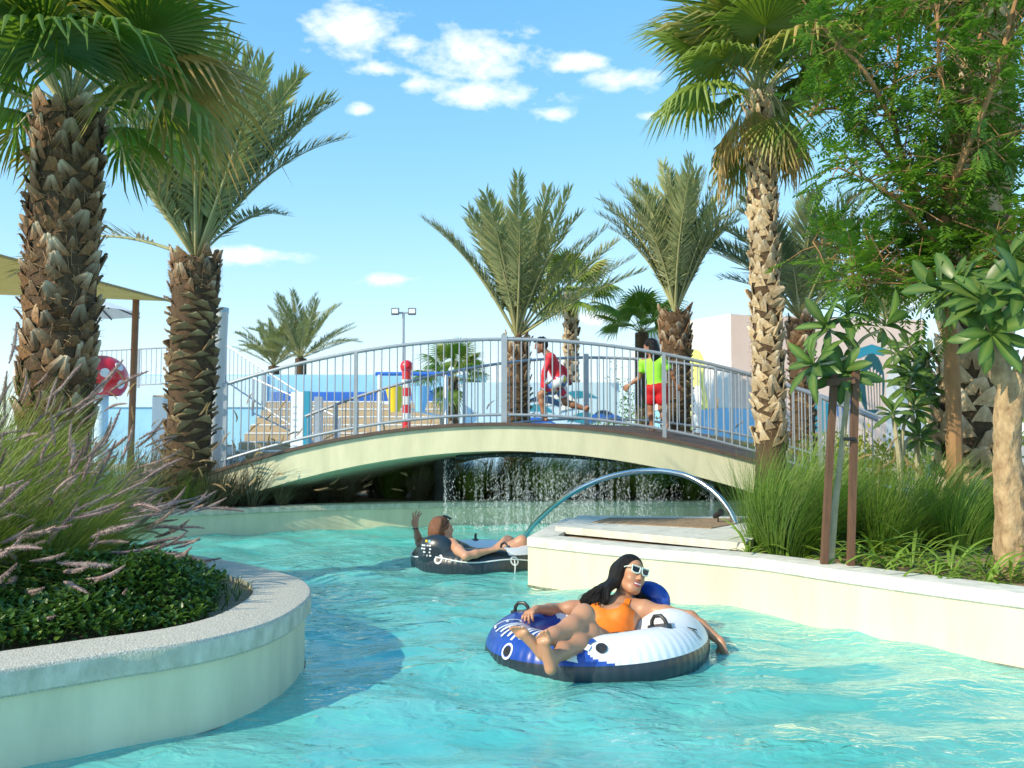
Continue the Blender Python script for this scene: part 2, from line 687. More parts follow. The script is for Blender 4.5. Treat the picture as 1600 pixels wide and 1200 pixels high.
# ================================================================== footbridge
M_DECK = mat('deck_board', (.13, .085, .065), (.09, .06, .05), scale=6, rough=.7, bump=.2, stretch=(1, 12, 1))
M_GALV = mat('galvanised_steel', (.40, .44, .49), (.33, .37, .42), scale=12, rough=.42, metal=.35)
BY0, BY1, BX0, BX1, BZC, BK = 11.6, 14.45, -.124, 1.30, 1.416, .0449
S0, S1 = -4.75, 4.9


def bp(s, t, dz=0.0):
    return Vector((BX0 + (BX1 - BX0) * t + s, BY0 + (BY1 - BY0) * t, BZC - BK * s * s + dz))


bridge = thing('footbridge', 'arched cream footbridge with grey steel railings crossing the river', 'bridge', (BX0, BY0, .3))
binv = Matrix.Translation(-Vector((BX0, BY0, .3)))


def bpart(mb, name, m, parent=None, smooth=True):
    o = mb.build(name, m, parent or bridge, smooth)
    if parent is None:
        o.matrix_local = binv
    return o


def bstrip(t0, t1, ztop, zbot, grow=0.0):
    b = MB()
    n = 48
    vs = []
    for i in range(n + 1):
        s = S0 + (S1 - S0) * i / n
        g = grow * abs(s) ** 1.5
        vs += [bp(s, t0, ztop), bp(s, t0, zbot - g), bp(s, t1, zbot - g), bp(s, t1, ztop)]
    fs = []
    for i in range(n):
        for j in range(4):
            l = (j + 1) % 4
            fs.append((i * 4 + j, (i + 1) * 4 + j, (i + 1) * 4 + l, i * 4 + l))
    fs += [(0, 1, 2, 3), tuple(n * 4 + k for k in (3, 2, 1, 0))]
    b.add(vs, fs)
    return b


bpart(bstrip(-.010, 1.010, 0, -.042), 'deck', M_DECK)
bpart(bstrip(0.004, .996, -.044, -.37, .012), 'beam', M_CREAM)
b = MB(); b.tube([bp(-.85 + .18 * i, .16, -.43) for i in range(13)], .03, 8)
bpart(b, 'spray_pipe', M_BLACK)
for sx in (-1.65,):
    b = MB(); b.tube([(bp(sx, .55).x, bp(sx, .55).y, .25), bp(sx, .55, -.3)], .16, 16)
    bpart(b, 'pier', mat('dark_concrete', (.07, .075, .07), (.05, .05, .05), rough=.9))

RAIL_H = 1.085


def bridge_railing(tt, s0, s1, posts, wide):
    r = MB()
    n = 60
    r.tube([bp(s0 + (s1 - s0) * i / n, tt, RAIL_H) for i in range(n + 1)], .024, 10)
    rail = bpart(r, 'railing', M_GALV)
    r = MB()
    r.tube([bp(s0 + (s1 - s0) * i / n, tt, .10) for i in range(n + 1)], .019, 8)
    o = r.build('bottom_rail', M_GALV, rail)
    bm = MB(); bm.tube([(0, 0, .10), (0, 0, RAIL_H)], .0085, 6, cap=False)
    me = bm.mesh('baluster', M_GALV)
    k = int((s1 - s0) / .1012)
    for i in range(k + 1):
        s = s0 + .04 + i * .1012
        if s > s1 - .02 or any(abs(s - p) < .05 for p in posts):
            continue
        link('baluster', me, rail, bp(s, tt))
    for p in posts:
        w = .075 if abs(p - wide) < .01 else .045
        q = MB(); q.box((0, 0, (RAIL_H - .1) / 2 + (.03 if w > .05 else 0)), (w, .05, RAIL_H + .1 + (.06 if w > .05 else 0)))
        link('post', q.mesh('post', M_GALV, False), rail, bp(p, tt))


bridge_railing(.015, -3.66, 4.85, [-3.62, -1.93, 0.0, 2.08, 4.1], 0.0)
bridge_railing(.985, -4.6, 4.7, [-4.1, -2.05, -.08, 2.0, 4.0], -.08)

# water curtain falling from the spray pipe
M_DROP = mat('water_drops', (.85, .90, .92), (.75, .82, .85), rough=.08)
b = MB()
rd = random.Random(5)
oct_f = [(0, 2, 4), (2, 1, 4), (1, 3, 4), (3, 0, 4), (2, 0, 5), (1, 2, 5), (3, 1, 5), (0, 3, 5)]
cols = [min(2.5, max(-1.0, rd.gauss(.7, .85))) for _ in range(300)]
for i in range(12000):
    s = rd.choice(cols) + rd.gauss(0, .012)
    x = BX0 + .25 + s
    yy = BY0 + .22 + rd.gauss(0, .05)
    ztop = BZC - BK * s * s - .42
    u = rd.random()
    z = ztop * (1 - u ** .8) + .0
    w = rd.uniform(.0009, .0026)
    h = w * rd.uniform(1.5, 6.0) * (1 + u)
    b.add([(x - w, yy, z), (x + w, yy, z), (x, yy - w, z), (x, yy + w, z), (x, yy, z + h), (x, yy, z - h)], oct_f)
for i in range(1500):                      # splash where it lands
    s = rd.choice(cols) + rd.gauss(0, .05)
    x, yy, z = BX0 + .25 + s, BY0 + .22 + rd.gauss(0, .10), abs(rd.gauss(0, .03)) + .005
    w = rd.uniform(.002, .006)
    b.add([(x - w, yy, z), (x + w, yy, z), (x, yy - w, z), (x, yy + w, z), (x, yy, z + w), (x, yy, z - w)], oct_f)
o = b.build('water_curtain', M_DROP)
tag(o, 'curtain of water drops falling from under the footbridge', 'water curtain', kind='stuff')

# ================================================================== plants
M_FAN = mat('fan_palm_leaf', (.11, .205, .025), (.165, .27, .045), scale=3, rough=.4, trans=.4, objrand=.22, dry=(.42, .27, .10))
M_FANLIME = mat('fan_palm_leaf_lime', (.16, .23, .035), (.22, .30, .055), scale=3, rough=.45, trans=.3, objrand=.2, dry=(.50, .32, .12))  # lighter, yellower green leaf used on some of the fan palms
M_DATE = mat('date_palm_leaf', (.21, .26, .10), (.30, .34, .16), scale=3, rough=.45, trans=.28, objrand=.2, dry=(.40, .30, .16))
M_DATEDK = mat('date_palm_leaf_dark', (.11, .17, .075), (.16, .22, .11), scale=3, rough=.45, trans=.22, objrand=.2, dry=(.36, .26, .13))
M_RACHIS = mat('palm_stalk', (.30, .33, .13), (.38, .36, .18), scale=5, rough=.5)
M_BOOT = mat('palm_boot', (.27, .135, .05), (.12, .055, .022), scale=14, stretch=(2, 2, .5), rough=.85, bump=.5, objrand=.45, dry=(.56, .47, .34))
M_BOOTPALE = mat('palm_boot_pale', (.58, .45, .28), (.38, .26, .13), scale=14, stretch=(2, 2, .5), rough=.85, bump=.5, objrand=.3, dry=(.66, .58, .45))
M_SCALE = mat('date_palm_scale', (.31, .21, .11), (.20, .13, .065), scale=9, rough=.9, bump=.5, objrand=.35, dry=(.44, .33, .19))
M_FIBREL = mat('loose_fibre', (.34, .24, .13), (.22, .14, .07), scale=20, rough=.9)
M_FIBRE = mat('palm_fibre', (.12, .075, .04), (.07, .042, .022), scale=22, rough=.95, bump=.8)


def fan_leaf(seed, Lp=.9, Rr=.8, nseg=34, span=285, droop=.22, hang=.25, dry=0.0):
    """one costapalmate leaf: petiole along +X, pleated blade split into ribbon tips"""
    r = random.Random(seed)
    b = MB()
    pet = [Vector((Lp * t, 0, .10 * Lp * math.sin(t * PI * .8))) for t in (0, .25, .5, .75, 1)]
    b.tube(pet, [.022, .017, .014, .012, .009], 5, mi=1)
    hub = pet[-1]
    sp = R(span)
    st = sp / nseg
    side_dry = r.random() < .5
    for i in range(nseg):
        a = -sp / 2 + st * (i + .5)
        L = Rr * (.72 + .28 * math.cos(a * .55)) * r.uniform(.93, 1.05)
        r1 = .50 * L
        fold = .05 * L

        def pt(rad, ang, up=0):
            q = rad / Rr
            z = -droop * q * q * Rr + up - .10 * Rr * (abs(ang) / 2.4) ** 2 * q
            return hub + Vector((rad * math.cos(ang), rad * math.sin(ang), z))
        e0, e1, m1 = pt(r1, a - st / 2, -fold * .4), pt(r1, a + st / 2, -fold * .4), pt(r1, a, fold * .6)
        sag = Vector((0, 0, -hang * Rr * r.uniform(.5, 1.4)))
        l2, r2, m2 = (pt(L * .78, a - st * .22) + sag * .22, pt(L * .78, a + st * .22) + sag * .22, pt(L * .78, a, fold * .3) + sag * .22)
        aa = a + r.gauss(0, .03)
        tip = pt(L, aa) + sag
        edge = abs(a) / (sp / 2)
        d0 = dry * (1.0 if dry > .9 else max(0, r.gauss(.3, .35)))
        d1 = min(1, dry * 1.6 * r.random() + d0)
        d2 = min(1, d1 + (.5 if dry > .05 else .12) * r.random())
        b.add([hub, e0, m1, e1, l2, m2, r2, tip], [(0, 1, 2), (0, 2, 3), (1, 4, 5, 2), (2, 5, 6, 3), (4, 7, 5), (5, 7, 6)],
              0, [d0 * .5, d0, d0, d0, d1, d1, d1, d2])
    return b


def fan_hang(seed, m, Rr=.75, nseg=20, span=120, dry=1.0, out=.3):
    """a dead or dying leaf hanging down beside the trunk: petiole out along +X, ribbons falling along -Z"""
    r = random.Random(seed)
    b = MB()
    pet = [Vector((out * math.sin(t * 1.5), 0, -out * 1.1 * (1 - math.cos(t * 1.5)))) for t in (0, .25, .5, .75, 1)]
    b.tube(pet, [.02, .016, .013, .011, .009], 5, mi=1)
    hub = pet[-1]
    sp = R(span)
    st = sp / nseg
    for i in range(nseg):
        a = -sp / 2 + st * (i + .5)
        L = Rr * r.uniform(.75, 1.08)
        bow = .12 * math.cos(a * 1.3) + r.gauss(0, .03)

        def pt(rad, ang, k=0.0):
            q = rad / Rr
            return hub + Vector((bow * math.sin(q * 2.2) + k, rad * math.sin(ang) * (1 - .35 * q), -rad * math.cos(ang) - .1 * q))
        e0, e1, m1 = pt(L * .45, a - st / 2), pt(L * .45, a + st / 2), pt(L * .45, a, .02)
        l2, r2, m2 = pt(L * .78, a - st * .2), pt(L * .78, a + st * .2), pt(L * .78, a, .012)
        tip = pt(L, a + r.gauss(0, .06), r.gauss(0, .03))
        d0 = min(1, max(0, dry + r.gauss(-.25, .2)))
        d1 = min(1, d0 + .3)
        b.add([hub, e0, m1, e1, l2, m2, r2, tip], [(0, 1, 2), (0, 2, 3), (1, 4, 5, 2), (2, 5, 6, 3), (4, 7, 5), (5, 7, 6)], 0, [d0 * .7, d0, d0, d0, d1, d1, d1, 1.0])
    return b.mesh('fan_frond', [m, M_RACHIS], False)


def date_frond(seed, L=2.4, pairs=60, arch=.9, lf=.42, start=.2, dry=0.0, flat=.35, wid=.013):
    """one pinnate frond along +X, arching down in the XZ plane, two rows of folded leaflets"""
    r = random.Random(seed)
    b = MB()
    n = 14
    pts, th, p = [], 0.0, Vector((0, 0, 0))
    side = r.uniform(-.12, .12)
    for i in range(n + 1):
        pts.append(p.copy())
        t = i / n
        th = -arch * t ** 1.6
        p = p + Vector((math.cos(th), side * t, math.sin(th))) * (L / n)
    b.tube(pts, [max(.004, .024 * (1 - i / n) ** .8 * (L / 2.4)) for i in range(n + 1)], 5, mi=1)
    for k in range(pairs):
        t = start + (1 - start) * (k + r.random() * .6) / pairs
        f = min(n - .001, t * n)
        i = int(f)
        q = pts[i].lerp(pts[i + 1], f - i)
        d = (pts[i + 1] - pts[i]).normalized()
        up = Vector((0, 1, 0)).cross(d) * -1
        u = (t - start) / (1 - start)
        ll = lf * (.45 + .55 * math.sin(min(1, u * 1.7 + .12) * PI / 2)) * (1 - .55 * max(0, u - .55) / .45)
        for sg in (-1, 1):
            open_a = R(58 - 34 * u + r.gauss(0, 6))
            v = (d * math.cos(open_a) + Vector((0, sg, 0)) * math.sin(open_a) + up * (flat + r.gauss(0, .14))).normalized()
            l = ll * r.uniform(.85, 1.1)
            wv = v.cross(up).normalized() * wid * (L / 2.4 + .3)
            mid = q + v * l * .4
            tip = q + v * l + Vector((0, 0, -.10 * l * r.random()))
            d1 = min(1, max(0, dry + r.gauss(0, .1) + (.25 if r.random() < .06 else 0)))
            b.add([q, mid + wv, mid - wv, tip], [(0, 1, 3), (0, 3, 2)], 0, [d1 * .6, d1, d1, min(1, d1 + .15)])
    return b


def boot_mesh(name, w, h, out, m, split=False, pale=.4):
    """old leaf base: a tapering plate leaning out of the trunk; split = torn into two prongs spreading downwards"""
    b = MB()
    r = random.Random(int(w * 1000 + h * 3000))

    def plate(x0, x1, wid0, wid1, lean):
        rows = [(0, -.03, 0), (.3, .25, .15), (.65, .65, .5), (.9, .95, .9), (1.0, 1.0, 1.0)]
        vs, dr = [], []
        for t, oo, dd in rows:
            c = x0 + (x1 - x0) * t
            hw = (wid0 + (wid1 - wid0) * t) / 2
            for k in (-1, 0, 1):
                vs.append((oo * out + (.012 if k == 0 else r.uniform(-.004, .004)), c + k * hw, t * h + (r.uniform(-.02, .015) if t == 1 else 0)))
                dr.append(min(1, dd * pale * (1.2 if k == 0 else .8)))
        n = len(vs)
        vs2 = [(x - .018, y, z - .008) for x, y, z in vs]
        fs = []
        for a in range(4):
            for c in range(2):
                q = a * 3 + c
                fs += [(q, q + 1, q + 4, q + 3), (n + q + 3, n + q + 4, n + q + 1, n + q)]
            q = a * 3
            fs += [(q, q + 3, n + q + 3, n + q), (q + 2, n + q + 2, n + q + 5, q + 5)]
        fs += [(n - 3, n - 2, 2 * n - 2, 2 * n - 3), (n - 2, n - 1, 2 * n - 1, 2 * n - 2)]
        b.add(vs + vs2, fs, 0, dr + [x * .35 for x in dr])
    if split:
        plate(-w * .42, -.012, w * .62, w * .34, 0)
        plate(w * .42, .012, w * .62, w * .34, 0)
    else:
        plate(0, 0, w, w * .22, 0)
    return b.mesh(name, m, False)


def add_fibres(tree, fn, z0, z1, n, seed, m, L=.12):
    """loose fibres hanging off the trunk"""
    r = random.Random(seed)
    b = MB()
    for i in range(n):
        z = r.uniform(z0, z1)
        c, rad = fn(z)
        a = r.uniform(0, 2 * PI)
        d = Vector((math.cos(a), math.sin(a), 0))
        sd = Vector((-d.y, d.x, 0))
        p = c + d * (rad + .005)
        q = p + d * r.uniform(.02, .06) + sd * r.gauss(0, .05) + Vector((0, 0, r.gauss(.02, .05)))
        e = q + d * r.uniform(-.01, .03) + sd * r.gauss(0, .05) + Vector((0, 0, r.gauss(-.04, .05)))
        w = sd * .0022 + Vector((0, 0, .0015))
        b.add([p - w, p + w, q + w, q - w, e], [(0, 1, 2, 3), (3, 2, 4)])
    o = b.build('fibres', m, tree, False)
    o['kind'] = 'stuff'


def place_boots(tree, me_list, trunk_fn, z0, z1, n, seed, name='leaf_base', size=(.85, 1.15), tilt=.03):
    r = random.Random(seed)
    for i in range(n):
        f = (i + .5) / n
        z = z0 + (z1 - z0) * f
        c, rad = trunk_fn(z)
        a = i * 2.39996 + r.gauss(0, .12)
        M = Matrix.Translation(c + Vector((math.cos(a) * rad, math.sin(a) * rad, r.gauss(0, .012)))) @ Matrix.Rotation(a, 4, 'Z') \
            @ Matrix.Rotation(tilt + r.gauss(0, .12), 4, 'Y') @ Matrix.Rotation(r.gauss(0, .38), 4, 'X') @ Matrix.Scale(r.uniform(*size), 4)
        link(name, r.choice(me_list), tree, M=M)


def add_fronds(tree, top, specs, meshes, name='frond'):
    """specs: (azimuth, elevation, scale, mesh index, roll) around the crown point"""
    for az, el, sc, mi, roll in specs:
        d = Vector((math.cos(az) * math.cos(el), math.sin(az) * math.cos(el), math.sin(el)))
        M = Matrix.Translation(top + d * .03) @ frame_of(d, Vector((0, 0, 1)) if abs(el) < 1.45 else Vector((-math.cos(az), -math.sin(az), 0))) @ Matrix.Rotation(roll, 4, 'X') @ Matrix.Scale(sc, 4)
        link(name, meshes[mi % len(meshes)], tree, M=M)


def trunk_fn_of(h, r0, r1, flare=0.0, lean=(0, 0)):
    def fn(z):
        t = max(0, min(1, z / h))
        return Vector((lean[0] * t, lean[1] * t, z)), r0 + (r1 - r0) * t + flare * max(0, 1 - t * 4) ** 2
    return fn


def trunk_part(tree, fn, h, m, n=22):
    b = MB()
    b.tube([fn(h * i / n)[0] for i in range(n + 1)], [fn(h * i / n)[1] for i in range(n + 1)], 16)
    return b.build('trunk', m, tree)


def golden(n, e0, e1, seed, jit=.1, pw=1.0):
    r = random.Random(seed)
    out = []
    for i in range(n):
        f = (i + .5) / n
        out.append((i * 2.39996 + r.gauss(0, .15), R(e0 + (e1 - e0) * f ** pw) + r.gauss(0, jit), r.uniform(.85, 1.12), r.randrange(100), r.gauss(0, .25)))
    return out


# ---- shared leaf meshes
FANS = [fan_leaf(1, dry=0.0).mesh('fan_frond', [M_FAN, M_RACHIS], False), fan_leaf(2, droop=.35, hang=.4).mesh('fan_frond', [M_FAN, M_RACHIS], False),
        fan_leaf(3, span=250, droop=.12, hang=.18, dry=.25).mesh('fan_frond', [M_FAN, M_RACHIS], False)]
FANS_DRY = [fan_leaf(4, droop=.4, hang=.5, dry=.55).mesh('fan_frond', [M_FAN, M_RACHIS], False), fan_leaf(5, droop=.5, hang=.7, dry=1.0, span=220).mesh('fan_frond', [M_FAN, M_RACHIS], False)]
FANL = [fan_leaf(11).mesh('fan_frond', [M_FANLIME, M_RACHIS], False), fan_leaf(12, droop=.35, hang=.35).mesh('fan_frond', [M_FANLIME, M_RACHIS], False),
        fan_leaf(13, droop=.3, hang=.4, dry=.3).mesh('fan_frond', [M_FANLIME, M_RACHIS], False)]
FANL_DRY = [fan_leaf(14, droop=.45, hang=.55, dry=.75, span=240).mesh('fan_frond', [M_FANLIME, M_RACHIS], False), fan_leaf(15, droop=.5, hang=.75, dry=1.0, span=200).mesh('fan_frond', [M_FANLIME, M_RACHIS], False)]
DATES = [date_frond(s, arch=a).mesh('date_frond', [M_DATE, M_RACHIS], False) for s, a in ((1, .30), (2, .5), (3, .72), (4, .18))]
DATES_DRY = [date_frond(5, arch=1.3, dry=.8, pairs=36).mesh('date_frond', [M_DATE, M_RACHIS], False)]
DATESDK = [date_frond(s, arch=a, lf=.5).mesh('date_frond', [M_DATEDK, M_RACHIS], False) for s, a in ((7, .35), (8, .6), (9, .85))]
HANGL = [fan_hang(20, M_FANLIME, dry=.9), fan_hang(21, M_FANLIME, dry=1.0, Rr=.85), fan_hang(22, M_FANLIME, dry=.55, span=150, out=.4)]
HANGG = [fan_hang(23, M_FAN, dry=.15, span=170, out=.45), fan_hang(24, M_FAN, dry=.6, span=150, out=.4)]
BOOT_A = [boot_mesh('leaf_base', .17, .17, .05, M_BOOT, pale=.35), boot_mesh('leaf_base', .17, .19, .05, M_BOOT, True, pale=.8), boot_mesh('leaf_base', .20, .14, .065, M_BOOT, pale=.1)]
BOOT_P = [boot_mesh('leaf_base', .19, .17, .045, M_BOOTPALE, True), boot_mesh('leaf_base', .19, .20, .04, M_BOOTPALE, pale=.8), boot_mesh('leaf_base', .22, .15, .045, M_BOOTPALE, pale=.3)]
BOOT_D = [boot_mesh('leaf_scar', .27, .085, .05, M_SCALE, pale=.5), boot_mesh('leaf_scar', .24, .075, .055, M_SCALE, pale=.8)]


def fan_palm(label, base, h, r0, r1, flare=0.0, boots=0, bootset=None, crown=(), leafset=None, scale=1.0, lean=(0, 0), group=None, trunk_m=None, z0=0.0, bsize=(.85, 1.15)):
    t = thing('fan_palm', label, 'palm tree', base, 0, group)
    fn = trunk_fn_of(h, r0, r1, flare, lean)
    trunk_part(t, fn, h, trunk_m or M_FIBRE)
    if boots:
        place_boots(t, bootset, fn, z0, h - .02, boots, hash_seed(label), size=bsize)
        add_fibres(t, fn, z0, h, 700, 3, M_FIBREL)
    top = fn(h)[0]
    add_fronds(t, top, crown, [m for m in leafset], 'frond')
    return t


def hash_seed(s):
    return sum(ord(c) * (i + 1) for i, c in enumerate(s)) % 9973


def date_palm(label, base, h, r0, r1, boots=0, crown=(), leafset=None, lean=(0, 0), flare=0.0, neck=.5, group=None, bsize=(.85, 1.15)):
    t = thing('date_palm', label, 'palm tree', base, 0, group)
    fn = trunk_fn_of(h, r0, r1, flare, lean)
    trunk_part(t, fn, h, M_FIBRE)
    if boots:
        place_boots(t, BOOT_D, fn, .0, h - neck, boots, hash_seed(label), 'leaf_scar', size=bsize, tilt=.25)
    if boots:
        add_fibres(t, fn, h - neck, h + .1, 350, 4, M_FIBREL)
    if neck:
        place_boots(t, BOOT_A[:2], fn, h - neck, h + .02, 40, hash_seed(label) + 1, 'leaf_base', size=(.7, 1.1), tilt=.0)
    add_fronds(t, fn(h)[0], crown, leafset, 'frond')
    return t


# ---- 1: big fan palm left foreground
P1 = W(84, 640, 7.0); P1.z = .36
h1 = W(110, 175, 7.0).z - .36
cr = []
rr = random.Random(21)
T1 = P1 + Vector((.05, 0, h1))


def aim(T, px, py, Y, sc, mi, roll=0.0, Lp=.9):
    """frond whose blade hub shows at a pixel: returns a crown spec"""
    d = W(px, py, Y) - T
    sc2 = d.length / Lp if sc is None else sc
    return (math.atan2(d.y, d.x), math.atan2(d.z, d.xy.length), sc2, mi, roll)


# hubs seen in the photograph, then the rest of the crown
cr += [aim(T1, 72, 105, 6.3, 1.02, 0, .2), aim(T1, 275, 20, 6.5, 1.0, 2, -.15), aim(T1, 160, 55, 6.2, .95, 1, 0), aim(T1, 262, 165, 6.7, .95, 3, -.2),
       aim(T1, 20, 40, 6.4, .95, 1, .2), aim(T1, -20, 150, 6.6, .9, 0, .3), aim(T1, 265, 130, 7.1, .95, 4, -.2), aim(T1, 200, -60, 6.9, 1.0, 0),
       aim(T1, -70, 20, 7.0, 1, 1), aim(T1, 10, 180, 7.5, .85, 1), aim(T1, 215, 120, 7.6, .9, 1), aim(T1, 40, -80, 6.6, 1, 2), aim(T1, 120, -90, 7.4, 1.0, 0),
       aim(T1, 300, -70, 7.3, 1.0, 2), aim(T1, -90, -60, 7.5, 1, 0)]
cr += [(a, e, s * .95, m % 3, ro) for a, e, s, m, ro in golden(12, 75, 10, 5)]
cr += [(R(a), .5, .75, 5 + k % 2, 0) for k, a in enumerate((-5, 175, 60, 130))]
fan_palm('thick trunked fan palm towering over the purple grass at far left', P1, h1, .27, .245, .04, 298, BOOT_A, cr, FANS + FANS_DRY + HANGG, lean=(.05, 0), z0=.95, bsize=(.55, .85))

# ---- 2: date palm left, behind the river wall
P2 = W(292, 740, 11.7); P2.z = BZ - .03
h2 = W(300, 405, 11.7).z - P2.z
cr = golden(56, 87, 54, 31, .09) + [(R(a), R(e), 1.0, m, 0) for a, e, m in ((8, 56, 3), (-12, 62, 3), (20, 64, 1), (170, 62, 2), (190, 58, 1), (-30, 64, 0), (0, 66, 0))]
cr = [(a, e, s * 1.06, m % 4, ro) for a, e, s, m, ro in cr]
t = date_palm('date palm with ringed trunk beside the white pole at left', P2, h2, .27, .285, 150, cr, DATES, lean=(.06, 0), flare=.06, bsize=(.95, 1.25))
add_fronds(t, Vector((.06, 0, h2)), [(R(172), R(22), 1.15, 0, 0)], DATES_DRY)

# ---- 3: date palm in the middle behind the bridge
P3 = W(808, 760, 17.2); P3.z = BZ - .04
h3 = W(808, 528, 17.2).z - P3.z
cr = golden(26, 87, 62, 41, .08) + [(R(a), R(e), 1.0, m, ro) for a, e, m, ro in ((0, 38, 3, 0), (6, 48, 3, .5), (176, 63, 1, 0), (186, 60, 0, 0), (-60, 58, 1, .3), (-110, 62, 0, -.3), (-20, 30, 0, 0), (-35, 50, 0, .4))]
cr = [(a, e, s * 1.13, m % 4, ro) for a, e, s, m, ro in cr]
date_palm('grey green date palm rising behind the middle of the footbridge', P3, h3, .25, .22, 110, cr, DATES, neck=.9, bsize=(.9, 1.1))

# ---- 4: small fan palm behind it
P4 = W(893, 700, 22.0); P4.z = BZ - .04
h4 = W(896, 462, 22).z - P4.z
fan_palm('slim fan palm just right of the middle date palm', P4, h4, .17, .14, .02, 150, BOOT_P, [(a, e, s * .75, m, ro) for a, e, s, m, ro in golden(24, 80, -25, 51)], FANL)

# ---- 5: date palm right of the girl
P5 = W(1058, 760, 15.7); P5.z = BZ - .04
h5 = W(1062, 490, 15.7).z - P5.z
cr = [(a, e, s * 1.0, m % 4, ro) for a, e, s, m, ro in golden(44, 88, 64, 61, .07)]
date_palm('dense upright date palm in front of the white painted building', P5, h5, .245, .25, 130, cr, DATES, neck=.7, bsize=(.9, 1.15))

# ---- 6: dark fan palm at the building corner
P6 = W(1004, 700, 18.5); P6.z = BZ - .04
h6 = W(1004, 520, 18.5).z - P6.z
fan_palm('low dark fan palm at the corner of the painted building', P6, h6, .15, .14, .02, 0, None, [(a, e, s * .68, m, ro) for a, e, s, m, ro in golden(14, 75, -5, 71)], FANS)

# ---- 7: tall fan palm on the right bank
P7 = W(1207, 760, 10.3); P7.z = CAPZ - .05
h7 = W(1196, 150, 10.3).z - P7.z
T7 = P7 + Vector((-.08, 0, h7))
cr = [(a, e, s * 1.0, m % 3, ro) for a, e, s, m, ro in golden(26, 82, 0, 81, .12)]
cr += [(a, e * 0, s * .95, 5 + m % 3, 0) for a, e, s, m, ro in golden(11, 0, 0, 82, .1)]
fan_palm('tall fan palm with brown skirt of dead leaves on the right bank', P7, h7, .165, .135, .06, 290, BOOT_P, cr, FANL + FANL_DRY + HANGL, lean=(-.08, 0), z0=.75, bsize=(.6, .9))

# ---- 8: date palm behind the right railings
P8 = W(1256, 760, 16.5); P8.z = BZ - .04
h8 = W(1258, 500, 16.5).z - P8.z
cr = [(a, e, s * 1.05, m % 3, ro) for a, e, s, m, ro in golden(30, 84, 30, 91, .1)]
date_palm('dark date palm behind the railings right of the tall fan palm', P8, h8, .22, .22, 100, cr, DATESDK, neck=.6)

# ---- 10: stout fan palm trunk at the right edge
P10 = W(1515, 760, 8.6); P10.z = CAPZ - .05
h10 = W(1560, -60, 8.6).z - P10.z
cr = [(a, e, s, m % 3, ro) for a, e, s, m, ro in golden(24, 75, -20, 95, .1)]
fan_palm('stout pale fan palm trunk behind the leafy tree at the right edge', P10, h10, .30, .26, .06, 280, BOOT_P, cr, FANL, lean=(.28, 0), z0=.05, bsize=(.95, 1.35))

# ---- distant palms
for k, (px, py, Y, s, lab) in enumerate(((470, 560, 34, 1.0, 'bushy distant date palm right of the pair above the blue wall'), (428, 572, 35, .8, 'smaller distant date palm leaning left above the blue wall'),
                                         (1385, 500, 33, .9, 'hazy distant date palm above the pink building'))):
    p = W(px, py, Y)
    h = p.z - .29
    cr = [(a, e, s * ss * 1.0, m % 4, ro) for a, e, ss, m, ro in golden(30, 85, 20, 100 + k, .12)]
    date_palm(lab, (p.x, p.y, .29), h, .25, .22, 0, cr, DATES if k != 1 else DATES, neck=0)
p = W(708, 592, 24)
fan_palm('small fan palm seen through the bridge railing beside the striped pole', (p.x, p.y, .29), p.z - .29, .13, .12, .03, 60, BOOT_A, [(a, e, s * .72, m, ro) for a, e, s, m, ro in golden(16, 70, -25, 121)], FANS)


# ------------------------------------------------------------------ grasses
def blade_block(b, base, d0, L, w, bend, n=4, wind=Vector((0, 0, 0)), mi=0, d=0.0):
    """one arching ribbon blade; d0 = start direction"""
    p = Vector(base)
    dirv = Vector(d0).normalized()
    side = dirv.cross(Vector((0, 0, 1)))
    if side.length < .05:
        side = Vector((1, 0, 0))
    side.normalize()
    vs, dr = [], []
    st = L / n
    for i in range(n + 1):
        ww = w * (1 - (i / n) ** 2) if i < n else 0
        if i < n:
            vs += [p - side * ww / 2, p + side * ww / 2]
            dr += [d * i / n] * 2
        else:
            vs.append(p.copy())
            dr.append(d)
        dirv = (dirv + (Vector((0, 0, -1)) * bend + wind) / n).normalized()
        p = p + dirv * st
    fs = [(2 * i, 2 * i + 1, 2 * i + 3, 2 * i + 2) for i in range(n - 1)] + [(2 * n - 2, 2 * n - 1, 2 * n)]
    b.add(vs, fs, mi, dr)
    return p, dirv


M_GRASS = mat('fountain_grass_blade', (.17, .26, .035), (.28, .38, .07), scale=30, rough=.55, trans=.3, objrand=.2, dry=(.42, .36, .17))
M_GRASSDK = mat('purple_grass_blade', (.075, .075, .038), (.13, .11, .06), scale=5, rough=.6, trans=.15, objrand=.25, dry=(.20, .15, .09))
M_GRASSLIME = mat('lime_grass_blade', (.085, .19, .018), (.17, .31, .04), scale=40, rough=.5, trans=.3, objrand=.25, dry=(.35, .38, .12))
M_PLUME = mat('purple_plume', (.27, .15, .17), (.50, .41, .38), scale=45, rough=.9, trans=.25, objrand=.3)
M_PLUMETAN = mat('tan_plume', (.45, .29, .15), (.55, .40, .24), scale=30, rough=.9, trans=.3, objrand=.2)


def clump_mesh(seed, n, L, spread, bend, wind, m, w=.006, name='blades', rad=.12, seg=4, el=(40, 88)):
    r = random.Random(seed)
    b = MB()
    for i in range(n):
        a = r.uniform(0, 2 * PI)
        e = R(r.uniform(*el))
        q = rad * math.sqrt(r.random())
        d0 = Vector((math.cos(a) * math.cos(e) * spread, math.sin(a) * math.cos(e) * spread, math.sin(e)))
        blade_block(b, (math.cos(a) * q, math.sin(a) * q, 0), d0, L * r.uniform(.55, 1.1), w * r.uniform(.7, 1.2), bend * r.uniform(.5, 1.4), seg, wind * r.uniform(.5, 1.3), 0, r.random() ** 3)
    return b.mesh(name, m, False)


